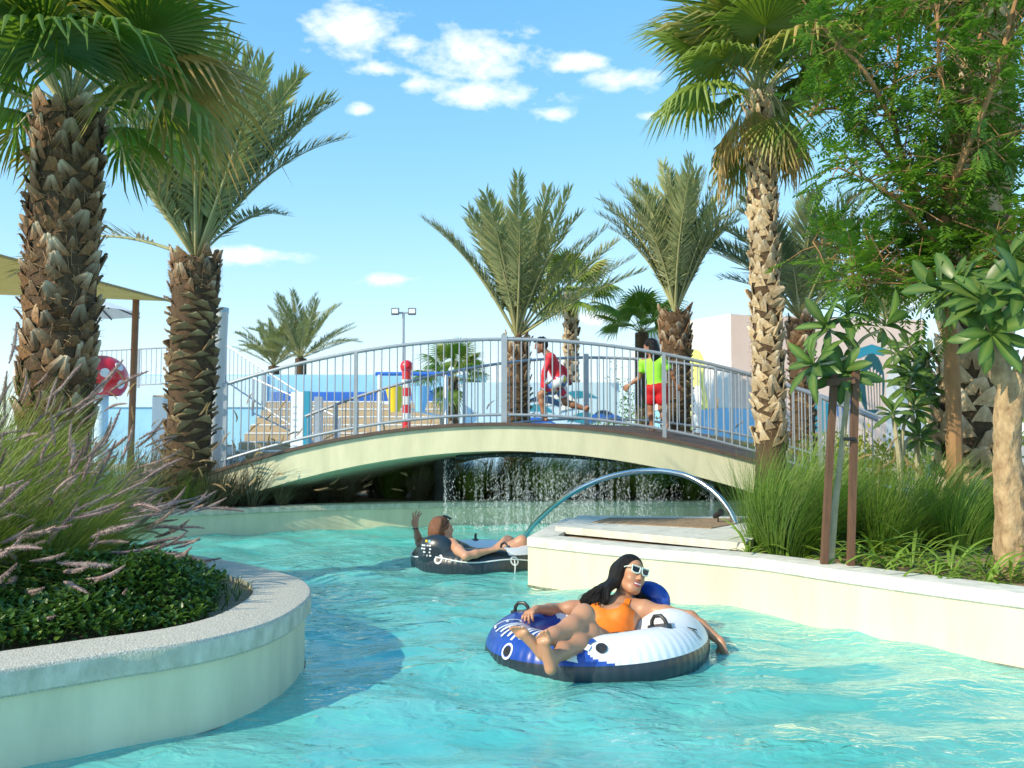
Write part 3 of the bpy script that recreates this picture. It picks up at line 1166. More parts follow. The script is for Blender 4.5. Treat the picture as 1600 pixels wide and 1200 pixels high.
def plume_mesh(seed, L=.2, rad=.017, m=None, curve=.5):
    """bristly seed head along +X curving down, bristles as small spikes"""
    r = random.Random(seed)
    b = MB()
    n = 9
    pts = [Vector((L * i / n, 0, -curve * L * (i / n) ** 2 * .5)) for i in range(n + 1)]
    b.tube(pts, [rad * .45 * math.sin(PI * min(1, (i + .6) / (n + .8))) ** .6 for i in range(n + 1)], 6)
    for k in range(420):
        t = r.random()
        p = Vector((L * t, 0, -curve * L * t * t * .5))
        a = r.uniform(0, 2 * PI)
        env = math.sin(PI * min(1, max(.04, t * .94 + .05))) ** .5
        d = Vector((.75, math.cos(a), math.sin(a))).normalized()
        s = d.cross(Vector((r.random(), r.random(), r.random()))).normalized() * .0022
        l = rad * env * r.uniform(.7, 1.5)
        b.add([p - s, p + s, p + d * l], [(0, 1, 2)])
    return b.mesh('plume', m, False)


PLUMES = [plume_mesh(1, .23, .017, M_PLUME), plume_mesh(2, .19, .016, M_PLUME, .9), plume_mesh(3, .26, .018, M_PLUME, .3)]
PLUMES_T = [plume_mesh(4, .17, .016, M_PLUMETAN, .8), plume_mesh(5, .14, .014, M_PLUMETAN, 1.2)]
WIND = Vector((.95, -.1, 0))
CL_L = [clump_mesh(s, 760, 1.0, .9, .65, WIND * .7, M_GRASS, .0062) for s in (1, 2, 3)]
CL_D = [clump_mesh(s, 300, .72, .8, .7, WIND * .35, M_GRASSDK, .009) for s in (4, 5)]
CL_G = [clump_mesh(s, 620, 1.05, .8, .8, Vector((.45, -.1, 0)), M_GRASSLIME, .0085, rad=.2, seg=5, el=(50, 89)) for s in (6, 7)]
STEM = mat('plume_stalk', (.28, .30, .12), (.35, .32, .16), rough=.6)


def grass_clump(name, label, cat, group, base, sc, clump, plumes, pmeshes, seed, wind=.8, Ls=(.6, 1.05), rz=None, el=(35, 80)):
    r = random.Random(seed)
    t = thing(name, label, cat, base, 0, group)
    o = link('blades', clump, t, rot=(0, 0, r.uniform(-.35, .35) if rz is None else rz), scl=sc)
    o['kind'] = 'stuff'
    stalks = MB()
    for k in range(plumes):
        a = r.uniform(0, 2 * PI)
        e = R(r.uniform(*el))
        d0 = Vector((math.cos(a) * math.cos(e), math.sin(a) * math.cos(e), math.sin(e)))
        p, dv = blade_block(stalks, (r.gauss(0, .05), r.gauss(0, .05), 0), d0, sc * r.uniform(*Ls), .0060, r.uniform(.25, .7), 6, WIND * wind * r.uniform(.7, 1.4), 0)
        link('plume', r.choice(pmeshes), t, M=Matrix.Translation(p) @ frame_of(dv) @ Matrix.Rotation(r.uniform(0, 6), 4, 'X') @ Matrix.Scale(r.uniform(.8, 1.25), 4))
    if plumes:
        s = stalks.build('stalks', STEM, t, False)
        s['kind'] = 'stuff'
    return t


gl = 'green fountain grass clump with purple plumes blown to the right in the left planter'
spots = [(-2.95, 4.7, .8), (-3.35, 5.1, .95), (-2.75, 5.3, .8), (-3.15, 5.8, 1.0), (-3.9, 5.7, 1.1), (-4.3, 6.4, 1.15), (-3.5, 6.5, 1.05), (-2.9, 6.2, .8), (-4.9, 6.2, 1.2), (-2.55, 5.75, .55), (-3.7, 4.6, .95), (-4.7, 5.2, 1.1), (-3.1, 6.7, .75), (-2.55, 4.9, .62), (-4.1, 5.1, 1.1), (-2.5, 4.45, .6), (-2.95, 4.2, .7), (-2.3, 5.2, .55), (-2.75, 4.55, .8), (-3.2, 4.35, .85), (-2.2, 4.8, .55), (-2.35, 5.5, .6)]
for i, (x, y, s) in enumerate(spots):
    grass_clump('fountain_grass', gl, 'grass', 'fountain grass clumps in the left planter', (x - .28, y, CAPZ - .03), s * 1.38, CL_L[i % 3], 20 if y > 5 else 32, PLUMES, 200 + i, .45 if y > 5 else .6, (.5, .9), el=(40, 85) if y > 5 else (25, 70))
gl = 'dark purple grass clump with tan curling plumes at the left foot of the bridge'
for i, (px, Y, s) in enumerate(((352, 11.6, 1.0), (395, 11.75, 1.05), (372, 12.3, 1.1), (425, 12.2, .8), (205, 10.9, 1.2), (235, 11.5, 1.2), (250, 12.3, 1.2), (465, 12.35, .62), (505, 12.5, .6), (545, 12.6, .5), (330, 11.4, .8), (440, 11.9, .6))):
    grass_clump('purple_grass', gl, 'grass', 'dark purple grass by the bridge foot', (W(px, 700, Y).x, Y, BZ - .03), s * 1.15, CL_D[i % 2], 9 if s > .7 else 4, PLUMES_T, 300 + i, .3)
grass_clump('green_grass', 'small bright green grass at the foot of the ringed palm', 'grass', None, (W(296, 700, 11.45).x, 11.45, BZ - .03), .55, CL_G[0], 0, PLUMES_T, 333)
gl = 'dark grass clump in the bed under the bridge'
for i in range(30):
    px = 590 + i * 19.5 + rnd.uniform(-12, 12)
    Y = 12.9 + rnd.uniform(0, 1.6)
    grass_clump('bed_grass', gl, 'grass', 'grass clumps under the bridge', (W(px, 700, Y).x, Y, BZ - .03), rnd.uniform(.8, 1.15), (CL_D[i % 2] if i % 3 == 0 else CL_L[i % 3]), 3, PLUMES_T, 340 + i, .3)
gl = 'tall bright green fountain grass clump behind the right river wall'
for i, (px, Y, s) in enumerate(((1228, 6.75, .88), (1200, 7.3, .85), (1265, 7.2, .95), (1390, 6.9, .78), (1450, 7.3, .85), (1350, 7.5, .8), (1500, 6.9, .7), (1560, 7.4, .8), (1300, 7.9, .8))):
    grass_clump('green_grass', gl, 'grass', 'green fountain grass on the right bank', (W(px, 800, Y).x, Y, CAPZ - .04), s, CL_G[i % 2], 3 if i > 2 else 0, PLUMES_T, 370 + i, .5, rz=None if i else 0)

# strap leaved lilies along the right wall
M_LILY = mat('strap_leaf', (.15, .27, .03), (.24, .37, .06), scale=5, rough=.4, trans=.35, objrand=.2, dry=(.4, .33, .12))
LILY = []
for s in range(4):
    b = MB()
    rr = random.Random(s)
    p, dv = Vector((0, 0, 0)), Vector((.45 + .15 * s, 0, 1)).normalized()
    n = 7
    vs, fs = [], []
    for i in range(n + 1):
        w = .013 * (math.sin(PI * (.15 + .85 * (1 - i / n))) ** .6 if i < n else 0)
        sd = Vector((0, 1, 0))
        up = dv.cross(sd)
        vs += [p - sd * w + up * w * -.4, p.copy(), p + sd * w + up * w * -.4]
        dv = (dv + Vector((.03, 0, -.20 - .05 * s))).normalized()
        p = p + dv * .065
    for i in range(n):
        a = i * 3
        fs += [(a, a + 1, a + 4, a + 3), (a + 1, a + 2, a + 5, a + 4)]
    b.add(vs, fs, 0, [(.5 if i > 20 else 0) for i in range(len(vs))])
    LILY.append(b.mesh('leaf', M_LILY))
rr = random.Random(77)
lil = [(1175, 874, .3), (1240, 877, .3), (1225, 868, .25), (1345, 886, .15), (1385, 889, .22), (1400, 880, .5), (1440, 895, .18), (1470, 893, .35), (1500, 905, .15), (1530, 903, .35), (1565, 914, .12), (1590, 908, .4),
       (1430, 885, .6), (1490, 890, .6), (1300, 880, .2), (1545, 915, .05), (1610, 920, .2), (1390, 893, .05), (1460, 905, .03)]
for i, (px, py, back) in enumerate(lil):
    g = G(px, py, CAPZ)
    t = thing('strap_lily', 'bright strap leaved lily clump along the right river wall', 'plant', (g.x + .12, g.y + .22 + back, CAPZ - .04), 0, 'strap leaved lilies on the right bank')
    for k in range(rr.randrange(13, 22)):
        M = Matrix.Rotation(rr.uniform(0, 2 * PI), 4, 'Z') @ Matrix.Translation((.015, 0, 0)) @ Matrix.Rotation(rr.uniform(-.35, .35), 4, 'Y') @ Matrix.Scale(rr.uniform(.55, 1.05), 4)
        link('leaf', rr.choice(LILY), t, M=M)

# low hedge with small round leaves, left foreground
M_SHRUB = mat('shrub_leaf', (.035, .09, .016), (.075, .16, .03), scale=6, rough=.35, trans=.2, dry=(.16, .26, .04))
b = MB()
rr = random.Random(9)

for i in range(15000):
    u = rr.random()
    px = -60 + 420 * u ** .9
    x = None
    # band just inside the coping, widening to the left
    k = rr.random()
    path_i = int((2 + 7.2 * rr.random() * 7) % 63)
    p = Lpath[min(len(Lpath) - 1, 8 + int(rr.random() * 44))]
    n = xy_normals(Lpath)[0] if False else None
    q = rr.random()
    off = .36 + q * .8
    ctr = Vector((-3.3, 5.4))
    dirc = (ctr - p.xy).normalized()
    x, y = p.xy + dirc * off
    hgt = (.06 + .19 * min(1, q * 2.2)) * (.35 + 1.1 * (mnoise.noise(Vector((x * 3, y * 3, 0))) * .5 + .5))
    if (off < .5 + .12 * mnoise.noise(Vector((x * 3, y * 3, 9))) and p.y > 4.3) or (off < .72 and p.y > 4.9 and mnoise.noise(Vector((x * 2.3, y * 2.3, 4))) > -.15):
        continue
    z = CAPZ - .03 + hgt * (1 - .55 * rr.random() ** 2)
    sz = rr.uniform(.013, .025)
    M = (Matrix.Translation((x, y, z)) @ Matrix.Rotation(rr.uniform(0, 6.3), 4, 'Z') @ Matrix.Rotation(rr.uniform(-1.1, .6), 4, 'Y'))
    vs = [M @ Vector(v) for v in ((0, 0, 0), (sz * .7, sz * .55, .003), (sz * 1.5, sz * .38, 0), (sz * 1.95, 0, -.003), (sz * 1.5, -sz * .38, 0), (sz * .7, -sz * .55, .003))]
    b.add(vs, [(0, 1, 2, 3), (0, 3, 4, 5)], 0, [(.9 if rr.random() < .06 else .25 * rr.random())] * 6)
rr2 = random.Random(10)
for i in range(500):
    p = Lpath[8 + int(rr2.random() * 44)]
    off = .4 + rr2.random() * 1.0
    x, y = p.xy + (Vector((-3.3, 5.4)) - p.xy).normalized() * off
    b.tube([(x, y, CAPZ - .05), (x + rr2.gauss(0, .05), y + rr2.gauss(0, .05), CAPZ + .06)], [.004, .002], 4)
o = b.build('hedge_leaves', M_SHRUB, smooth=False)
tag(o, 'dense low dark green shrubs with small round leaves in the left planter', 'shrub', kind='stuff')

# ------------------------------------------------------------------ frangipani
M_FRANG = mat('frangipani_leaf', (.030, .090, .018), (.055, .14, .028), scale=5, rough=.36, spec=.35, trans=.22, objrand=.25, dry=(.22, .30, .07))
M_FBARK = mat('rough_bark', (.50, .36, .20), (.24, .15, .075), scale=16, rough=.95, bump=1.0, bscale=28, stretch=(1, 1, .55))
M_FSTEM = mat('pale_stem', (.47, .42, .27), (.33, .30, .17), scale=14, rough=.8, bump=.3)


def frang_leaf(seed, L=.26, w=.075):
    r = random.Random(seed)
    b = MB()
    n = 7
    vs, p, dv = [], Vector((0, 0, 0)), Vector((1, 0, .12)).normalized()
    for i in range(n + 1):
        t = i / n
        ww = w / 2 * max(0.0, math.sin(PI * t ** 1.35)) ** .75 if t < 1 else 0
        ww = max(ww, .004 if t < .15 else 0)
        vs += [p + Vector((0, -ww, .25 * ww)), p.copy(), p + Vector((0, ww, .25 * ww))]
        dv = (dv + Vector((0, 0, -.07 - .04 * r.random()))).normalized()
        p = p + dv * L / n
    fs = []
    for i in range(n):
        a = i * 3
        fs += [(a, a + 3, a + 4, a + 1), (a + 1, a + 4, a + 5, a + 2)]
    b.add(vs, fs, 0, [(.55 if k % 3 == 1 else 0) for k in range(len(vs))])
    return b.mesh('leaf', M_FRANG)


FL = [frang_leaf(s) for s in (1, 2, 3)]


def rosette(tree, tip, direction, n, seed, sc=1.0):
    r = random.Random(seed)
    F = frame_of(direction).to_3x3()
    ax = Vector(direction).normalized()
    for i in range(n):
        a = i * 2.39996
        f = i / n
        el = R(62 - 88 * f + r.gauss(0, 9))
        sidev = F @ Vector((0, math.cos(a), math.sin(a)))
        d = sidev * math.cos(el) + ax * math.sin(el)
        M = Matrix.Translation(Vector(tip) - ax * .05 * f) @ frame_of(d, ax) @ Matrix.Scale(sc * r.uniform(.75, 1.1), 4)
        link('leaf', r.choice(FL), tree, M=M)


def frangipani(label, base, limbs, mbark, tips, sc=1.0, nl=17, n=8):
    t = thing('frangipani_tree', label, 'tree', base)
    b = MB()
    inv = Vector(base)
    cores = []

    def axis_of(q):
        return min(cores, key=lambda c: (c - q).length_squared)
    for pts, rads in limbs:
        P = spline([Vector(p) - inv for p in pts], 16 if mbark is M_FBARK else 5)
        cores += P
        k = len(P)
        m = len(rads) - 1
        b.tube(P, [rads[min(m, int(i * m / (k - 1)))] + (rads[min(m, int(i * m / (k - 1)) + 1)] - rads[min(m, int(i * m / (k - 1)))]) * ((i * m / (k - 1)) % 1) for i in range(k)], (32 if mbark is M_FBARK else 12) if rads[0] > .05 else 8)
    if mbark is M_FBARK:
        v2 = []
        for x, y, z in b.v:
            q = Vector((x, y, z))
            e = abs(mnoise.noise(Vector((x * 14, y * 14, z * 7)))) + .5 * abs(mnoise.noise(Vector((x * 40, y * 40, z * 16))))
            c = axis_of(q)
            v2.append(tuple(q + (q - c) * (.30 * e - .10)))
        b.v = v2
    b.build('trunk', mbark, t)
    for i, (tip, d) in enumerate(tips):
        rosette(t, Vector(tip) - inv, Vector(d), nl, hash_seed(label) + i, sc)
    return t


# rough trunk at the right edge
Yt = 5.75
B = W(1582, 884, Yt); B.z = CAPZ - .05
frangipani('frangipani with thick cracked bark trunk at the right edge', B,
           [([B, W(1578, 800, Yt), W(1574, 700, Yt), W(1578, 620, Yt), W(1588, 585, Yt)], [.105, .09, .082, .085, .08]),
            ([W(1582, 612, Yt), W(1556, 570, Yt), W(1545, 520, Yt), W(1540, 470, Yt - .1)], [.075, .062, .05, .03]),
            ([W(1586, 605, Yt), W(1615, 560, Yt), W(1625, 500, Yt), W(1600, 455, Yt - .2)], [.07, .06, .045, .03]),
            ([W(1550, 535, Yt), W(1510, 490, Yt + .2), W(1480, 450, Yt + .2)], [.04, .03, .025])], M_FBARK,
           [(W(1535, 468, Yt - .15), (-.3, -.5, .6)), (W(1592, 452, Yt - .3), (.0, -.7, .5)), (W(1500, 445, Yt + .1), (-.6, -.2, .6)), (W(1575, 410, Yt), (.1, -.2, 1)), (W(1620, 420, Yt), (.4, -.3, .8)), (W(1550, 520, Yt - .2), (-.1, -.9, .2)), (W(1470, 452, Yt + .3), (-.8, 0, .4))], 1.15, 18)

# young staked frangipani
Yt = 6.1
B = W(1297, 874, Yt); B.z = CAPZ - .05
frangipani('young pale stemmed frangipani tied between two brown stakes', B,
           [([B, W(1304, 800, Yt), W(1312, 730, Yt), W(1322, 640, Yt), W(1334, 545, Yt)], [.026, .024, .021, .02, .018]),
            ([W(1333, 552, Yt), W(1318, 530, Yt), W(1298, 517, Yt)], [.013, .012, .012]), ([W(1334, 548, Yt), W(1331, 520, Yt), W(1326, 495, Yt)], [.013, .012, .012]),
            ([W(1334, 548, Yt), W(1350, 528, Yt), W(1376, 516, Yt - .1)], [.014, .012, .012]), ([W(1331, 556, Yt), W(1300, 566, Yt - .1), W(1276, 572, Yt - .15)], [.012, .011, .01])], M_FSTEM,
           [(W(1292, 510, Yt), (-.5, -.3, .5)), (W(1322, 486, Yt), (0, -.2, 1)), (W(1386, 506, Yt - .1), (.6, -.2, .6)), (W(1270, 568, Yt - .15), (-.7, -.3, .3)), (W(1318, 580, Yt - .05), (-.2, -.6, .2))], .98, 16)
M_STAKE = mat('brown_stake', (.15, .075, .04), (.09, .045, .025), scale=20, rough=.8, bump=.3, stretch=(1, 1, .15))
for a, bq, lab in ((W(1286, 876, Yt - .05), W(1304, 574, Yt - .05), 'left brown wooden stake supporting the young frangipani'), (W(1328, 880, Yt - .12), W(1337, 574, Yt - .12), 'right brown wooden stake supporting the young frangipani')):
    a.z = CAPZ - .08
    t = thing('tree_stake', lab, 'stake', a)
    b = MB(); b.beam((0, 0, 0), bq - a, .042, .042, up=Vector((0, 1, 0))); b.build('post', M_STAKE, t, False)
    if 'right' in lab:
        b = MB(); b.beam(W(1291, 598, Yt - .10) - a, W(1336, 594, Yt - .16) - a, .03, .045); b.build('crossbar', M_STAKE, t, False)
        b = MB(); b.tube([W(1318, 686, Yt - .15) - a, W(1336, 686, Yt - .15) - a], .012, 8); b.build('tie', M_BLACK, t)

for i, (px, py, Y, px2, n, s) in enumerate(((1418, 600, 8.6, 1432, 2, 1.0), (1448, 565, 9.3, 1462, 3, 1.0), (1395, 645, 8.3, 1400, 2, .9))):
    base = W(px2, 800, Y); base.z = CAPZ - .05
    lab = ('leafy frangipani bush behind the green grass at right', 'taller frangipani in front of the stout palm trunk', 'low frangipani among the green grass at right')[i]
    top = W(px, py, Y)
    rq = random.Random(i)
    limbs = [([base, (base + top) / 2 + Vector((.05, 0, 0)), top], [.035, .028, .02])]
    tips = [(top, (-.3, -.5, .8))]
    for k in range(n):
        tp = top + Vector((rq.uniform(-.35, .35), rq.uniform(-.25, .2), rq.uniform(-.25, .22)))
        limbs.append(([(base + top) / 2 + Vector((.05, 0, 0)), (top + tp) / 2 + Vector((0, 0, -.15)), tp], [.02, .016, .013]))
        tips.append((tp, (rq.uniform(-.6, .6), -.5, .6)))
    frangipani(lab, base, limbs, M_FSTEM, tips, s, 14)

# ------------------------------------------------------------------ feathery leafed tree, upper right
M_NEEM = mat('feather_leaf', (.08, .185, .02), (.165, .30, .042), scale=2.5, rough=.4, trans=.45)
M_BRANCH = mat('orange_bark', (.36, .20, .085), (.26, .14, .06), scale=12, rough=.8, bump=.3, stretch=(1, 1, .3))
Yn = 7.6
B = W(1492, 800, Yn + .5); B.z = CAPZ - .05
t = thing('feather_leaf_tree', 'feathery leafed tree with orange brown branches filling the upper right corner', 'tree', B)
rn = random.Random(15)
br = MB()
main = [[B, W(1490, 640, Yn + .4), W(1482, 480, Yn + .2), W(1478, 400, Yn), W(1478, 300, Yn), W(1510, 160, Yn), W(1540, 20, Yn), W(1560, -90, Yn)],
        [W(1478, 330, Yn), W(1500, 260, Yn - .3), W(1552, 130, Yn - .5), W(1590, -10, Yn - .6), W(1610, -80, Yn - .6)],
        [W(1480, 380, Yn), W(1430, 300, Yn), W(1395, 180, Yn + .1), W(1405, 60, Yn + .1), W(1380, -60, Yn)],
        [W(1480, 400, Yn), W(1420, 330, Yn - .2), W(1370, 290, Yn - .3), W(1310, 262, Yn - .3)],
        [W(1478, 410, Yn), W(1400, 400, Yn + .2), W(1340, 395, Yn + .2), W(1270, 378, Yn + .2)],
        [W(1480, 420, Yn), W(1420, 440, Yn - .2), W(1370, 420, Yn - .3), W(1325, 450, Yn - .3)],
        [W(1490, 300, Yn), W(1540, 250, Yn + .3), W(1600, 200, Yn + .5), W(1680, 160, Yn + .5)],
        [W(1484, 440, Yn), W(1540, 400, Yn - .3), W(1600, 380, Yn - .4), W(1660, 350, Yn - .4)],
        [W(1430, 300, Yn), W(1370, 220, Yn + .3), W(1310, 170, Yn + .4), W(1265, 180, Yn + .3)],
        [W(1400, 200, Yn), W(1350, 110, Yn - .2), W(1300, 60, Yn - .2), W(1270, 20, Yn - .2)],
        [W(1500, 230, Yn), W(1470, 120, Yn - .4), W(1465, 30, Yn - .5), W(1450, -60, Yn - .5)]]
tips = []
for k, pl in enumerate(main):
    P = [p - B for p in spline(pl, 5)]
    r0 = .075 if k == 0 else (.04 if k < 3 else .026)
    br.tube(P, [max(.008, r0 * (1 - .8 * i / (len(P) - 1))) for i in range(len(P))], 8)
    for i, p in enumerate(P):
        if k == 0 and i < 14:
            continue
        for q in range((3 if k in (3, 4, 8, 9) else 5) if k else 4):
            d = Vector((rn.gauss(0, 1), rn.gauss(0, .8), rn.gauss(0.05, .8))).normalized()
            l = rn.uniform(.12, .36) if k in (3, 4, 8, 9) else rn.uniform(.18, .5)
            e = p + d * l
            br.tube([p, p + d * l * .5 + Vector((0, 0, .03)), e], [.007, .005, .003], 4)
            tips += [(p + d * l * f, d) for f in (.45, .75, 1.0)]
br.build('branches', M_BRANCH, t)
lv = MB()
for (p, d) in tips:
    for k in range(rn.choice((0, 1, 1, 1, 2))):
        dd = (d + Vector((rn.gauss(0, .7), rn.gauss(0, .7), rn.gauss(-.15, .5)))).normalized()
        side = dd.cross(Vector((0, 0, 1)))
        if side.length < .1:
            continue
        side.normalize()
        L = rn.uniform(.18, .30)
        npair = 7
        dr = [rn.random() ** 4] * 4
        for j in range(npair):
            t0 = .2 + .8 * j / npair
            q = p + dd * L * t0 + Vector((0, 0, -.12 * L * t0 * t0 * 2))
            for sg in (-1, 1):
                ld = (side * sg + dd * .55 + Vector((0, 0, -.35 + rn.gauss(0, .15)))).normalized()
                ll = .078 * (1 - .35 * abs(t0 - .5)) * rn.uniform(.85, 1.15)
                wv = dd * .0135
                lv.add([q, q + ld * ll * .45 + wv, q + ld * ll, q + ld * ll * .45 - wv], [(0, 1, 2, 3)], 0, dr)
o = lv.build('foliage', M_NEEM, t, smooth=False)
o['kind'] = 'stuff'

# ================================================================== background: splash park beyond the bridge
M_WHITE = mat('white_paint', (.80, .80, .78), (.74, .75, .74), scale=4, rough=.6)
M_LBLUE = mat('light_blue_paint', (.30, .60, .85), (.26, .55, .82), scale=2, rough=.6)
M_PBLUE = mat('pale_blue_paint', (.55, .74, .88), (.50, .70, .86), scale=2, rough=.6)
M_BLUE = mat('royal_blue_paint', (.03, .16, .62), (.025, .13, .55), scale=3, rough=.5)
M_NAVY = mat('navy_paint', (.015, .05, .13), (.01, .035, .10), scale=3, rough=.5)
M_TEAL = mat('teal_paint', (.03, .30, .42), (.02, .26, .38), scale=3, rough=.5)
M_DTEAL = mat('dark_teal_paint', (.012, .10, .115), (.01, .08, .10), scale=3, rough=.6)
M_RED = mat('red_paint', (.72, .02, .03), (.65, .015, .025), scale=3, rough=.3, coat=.4)
M_YELLOW = mat('yellow_paint', (.85, .60, .02), (.80, .55, .02), scale=3, rough=.4)
M_GREEN = mat('green_paint', (.03, .35, .10), (.02, .30, .08), scale=3, rough=.4)
M_LIME = mat('lime_paint', (.72, .76, .22), (.68, .72, .20), scale=3, rough=.6)
M_PINK = mat('pink_render', (.86, .66, .57), (.82, .62, .53), scale=3, rough=.8, bump=.05)
M_CORAL = mat('coral_paint', (.80, .22, .18), (.75, .2, .16), scale=3, rough=.6)
M_WOOD = mat('pale_timber', (.50, .39, .25), (.40, .30, .18), scale=6, rough=.7, stretch=(1, 8, 8))
M_RUST = mat('brown_post', (.26, .11, .045), (.20, .08, .03), scale=6, rough=.6)
M_SAIL = mat('beige_fabric', (.46, .35, .15), (.40, .30, .12), scale=3, rough=.85, trans=.25)
M_LAMP = mat('lamp_glass', (.75, .78, .8), (.7, .72, .75), rough=.15)
GZ = BZ - .04

# splash pool floor seen under the bridge
b = MB()
b.add([(-9, 15.6, GZ + .006), (7, 15.6, GZ + .006), (8, 24, GZ + .006), (-12, 24, GZ + .006)], [(0, 1, 2, 3)])
tag(b.build('splash_pad', M_LBLUE, smooth=False), 'light blue splash pad floor beyond the bridge', kind='structure')

# blue terrace wall
t = thing('terrace_wall', 'long light blue terrace wall with royal blue stripe in the background', 'wall', (-8, 30, GZ))
A = W(60, 590, 30); Bq = W(760, 590, 30)
top = W(430, 586, 30).z
b = MB(); b.box(((A.x + Bq.x) / 2 + 8, 0, (top - GZ) / 2), (Bq.x - A.x, .4, top - GZ)); b.build('wall_panel', M_LBLUE, t, False)
s0, s1 = W(436, 0, 30).x, W(705, 0, 30).x
b = MB(); b.box(((s0 + s1) / 2 + 8, -.23, W(500, 624, 30).z - GZ), (s1 - s0, .06, W(500, 614, 30).z - W(500, 636, 30).z)); b.build('stripe', M_BLUE, t, False)
s0, s1 = W(110, 0, 30).x, W(430, 0, 30).x
b = MB(); b.box(((s0 + s1) / 2 + 8, -.23, W(300, 612, 30).z - GZ), (s1 - s0, .06, W(300, 596, 30).z - W(300, 645, 30).z)); b.build('stripe', M_PBLUE, t, False)

# bleacher steps of timber in front of the wall
t = thing('bleacher', 'white bleacher steps with pale timber seats below the blue wall', 'bleacher', (W(520, 0, 27).x, 27, GZ))
bx0, bx1 = W(405, 0, 27).x - t.location.x, W(690, 0, 27).x - t.location.x
for k in range(8):
    z0 = .25 * (k + 1)
    y = -2.4 + .55 * k
    b = MB(); b.box(((bx0 + bx1) / 2, y + .26, z0 / 2), (bx1 - bx0, .54, z0 - .001)); b.build('riser', M_WOOD, t, False)
    b = MB(); b.box(((bx0 + bx1) / 2, y + .2, z0 + .02), (bx1 - bx0 - .1, .46, .035)); b.build('seat_edge', M_WHITE, t, False)
t = thing('stair_block', 'white stairs with timber treads left of the bleacher', 'stairs', (W(395, 0, 24).x, 24, GZ))
for k in range(7):
    b = MB(); b.box((-1.25 + .28 * k - .8, 0, (1.95 - .26 * k) / 2), (.279, 1.6, 1.95 - .26 * k)); b.build('riser', M_WHITE, t, False)
    b = MB(); b.box((-1.25 + .28 * k - .8, 0, 1.95 - .26 * k + .025), (.3, 1.5, .045)); b.build('tread', M_WOOD, t, False)


def straight_railing(label, A, Bq, h, gap, m, posts=3, group=None, r=.02):
    A, Bq = Vector(A), Vector(Bq)
    t = thing('metal_railing', label, 'railing', A, 0, group)
    d = Bq - A
    b = MB(); b.tube([(0, 0, h), d + Vector((0, 0, h))], r * 1.2, 8); b.build('top_rail', m, t)
    b = MB(); b.tube([(0, 0, .08), d + Vector((0, 0, .08))], r, 8); b.build('bottom_rail', m, t)
    me = None
    b = MB(); b.tube([(0, 0, .08), (0, 0, h)], r * .5, 6, cap=False); me = b.mesh('baluster', m)
    pm = MB(); pm.box((0, 0, h / 2), (.05, .05, h)); pme = pm.mesh('post', m, False)
    n = int(d.xy.length / gap)
    for i in range(1, n):
        link('baluster', me, t, d * (i / n))
    for i in range(posts):
        link('post', pme, t, d * (i / (posts - 1)))
    return t


def at(px, py, Y, dz=0):
    p = W(px, py, Y)
    p.z += dz
    return p


straight_railing('grey railing on the upper terrace behind the left palms', at(80, 612, 24), at(352, 600, 24), 1.05, .13, M_GALV, 5)
straight_railing('sloping grey stair railing descending left of the bleacher', at(352, 600, 24), at(474, 682, 23), 1.05, .13, M_GALV, 3)
straight_railing('second sloping stair railing in front of the bleacher', at(395, 650, 22.5), at(530, 715, 21.5), .95, .14, M_GALV, 3)
b = MB()
straight_railing('white fence of the splash pad behind the striped pole', at(700, 668, 26), at(790, 668, 26), 1.2, .14, M_WHITE, 3)

# white leaning pole
p0 = W(326, 740, 13.2); p0.z = GZ
t = thing('white_pole', 'thick white cylindrical pole beside the ringed palm trunk', 'pole', p0)
p1 = W(343, 482, 13.2) - p0
b = MB(); b.tube([(0, 0, 0), p1], [.15, .132], 24); b.build('shaft', M_WHITE, t)
b = MB(); b.tube([p1 * .98, p1 * 1.004], .137, 24); b.build('cap', M_PBLUE, t)
# red dotted dome on post
p0 = W(160, 592, 17)
t = thing('spotted_dome', 'glossy red play dome with white spots behind the tall grass', 'play feature', (p0.x, p0.y, GZ))
hc = p0.z - GZ
rb = .47
b = MB(); b.lathe([(max(.001, rb * math.sin(PI * i / 16)), hc + rb * .95 * -math.cos(PI * i / 16)) for i in range(4, 17)], 28); b.build('dome', M_RED, t)
for az, el in ((-60, 12), (-20, -15), (-100, 35), (-130, 0), (-75, -28), (-20, 30)):
    d = Vector((math.cos(R(az)) * math.cos(R(el)), math.sin(R(az)) * math.cos(R(el)), math.sin(R(el)) * .95))
    M = Matrix.Translation(Vector((0, 0, hc)) + d * (rb - .002)) @ frame_of(d)
    b = MB(); b.add([M @ Vector((.004, .085 * math.cos(2 * PI * k / 16), .085 * math.sin(2 * PI * k / 16))) for k in range(16)] + [M @ Vector((-.02, .09 * math.cos(2 * PI * k / 16), .09 * math.sin(2 * PI * k / 16))) for k in range(16)],
                    [tuple(range(16))] + [(k, 16 + k, 16 + (k + 1) % 16, (k + 1) % 16) for k in range(16)])
    b.build('spot', M_WHITE, t, False)
b = MB(); b.tube([(0, 0, 0), (0, 0, hc - .3)], .12, 14); b.build('post', M_PBLUE, t)

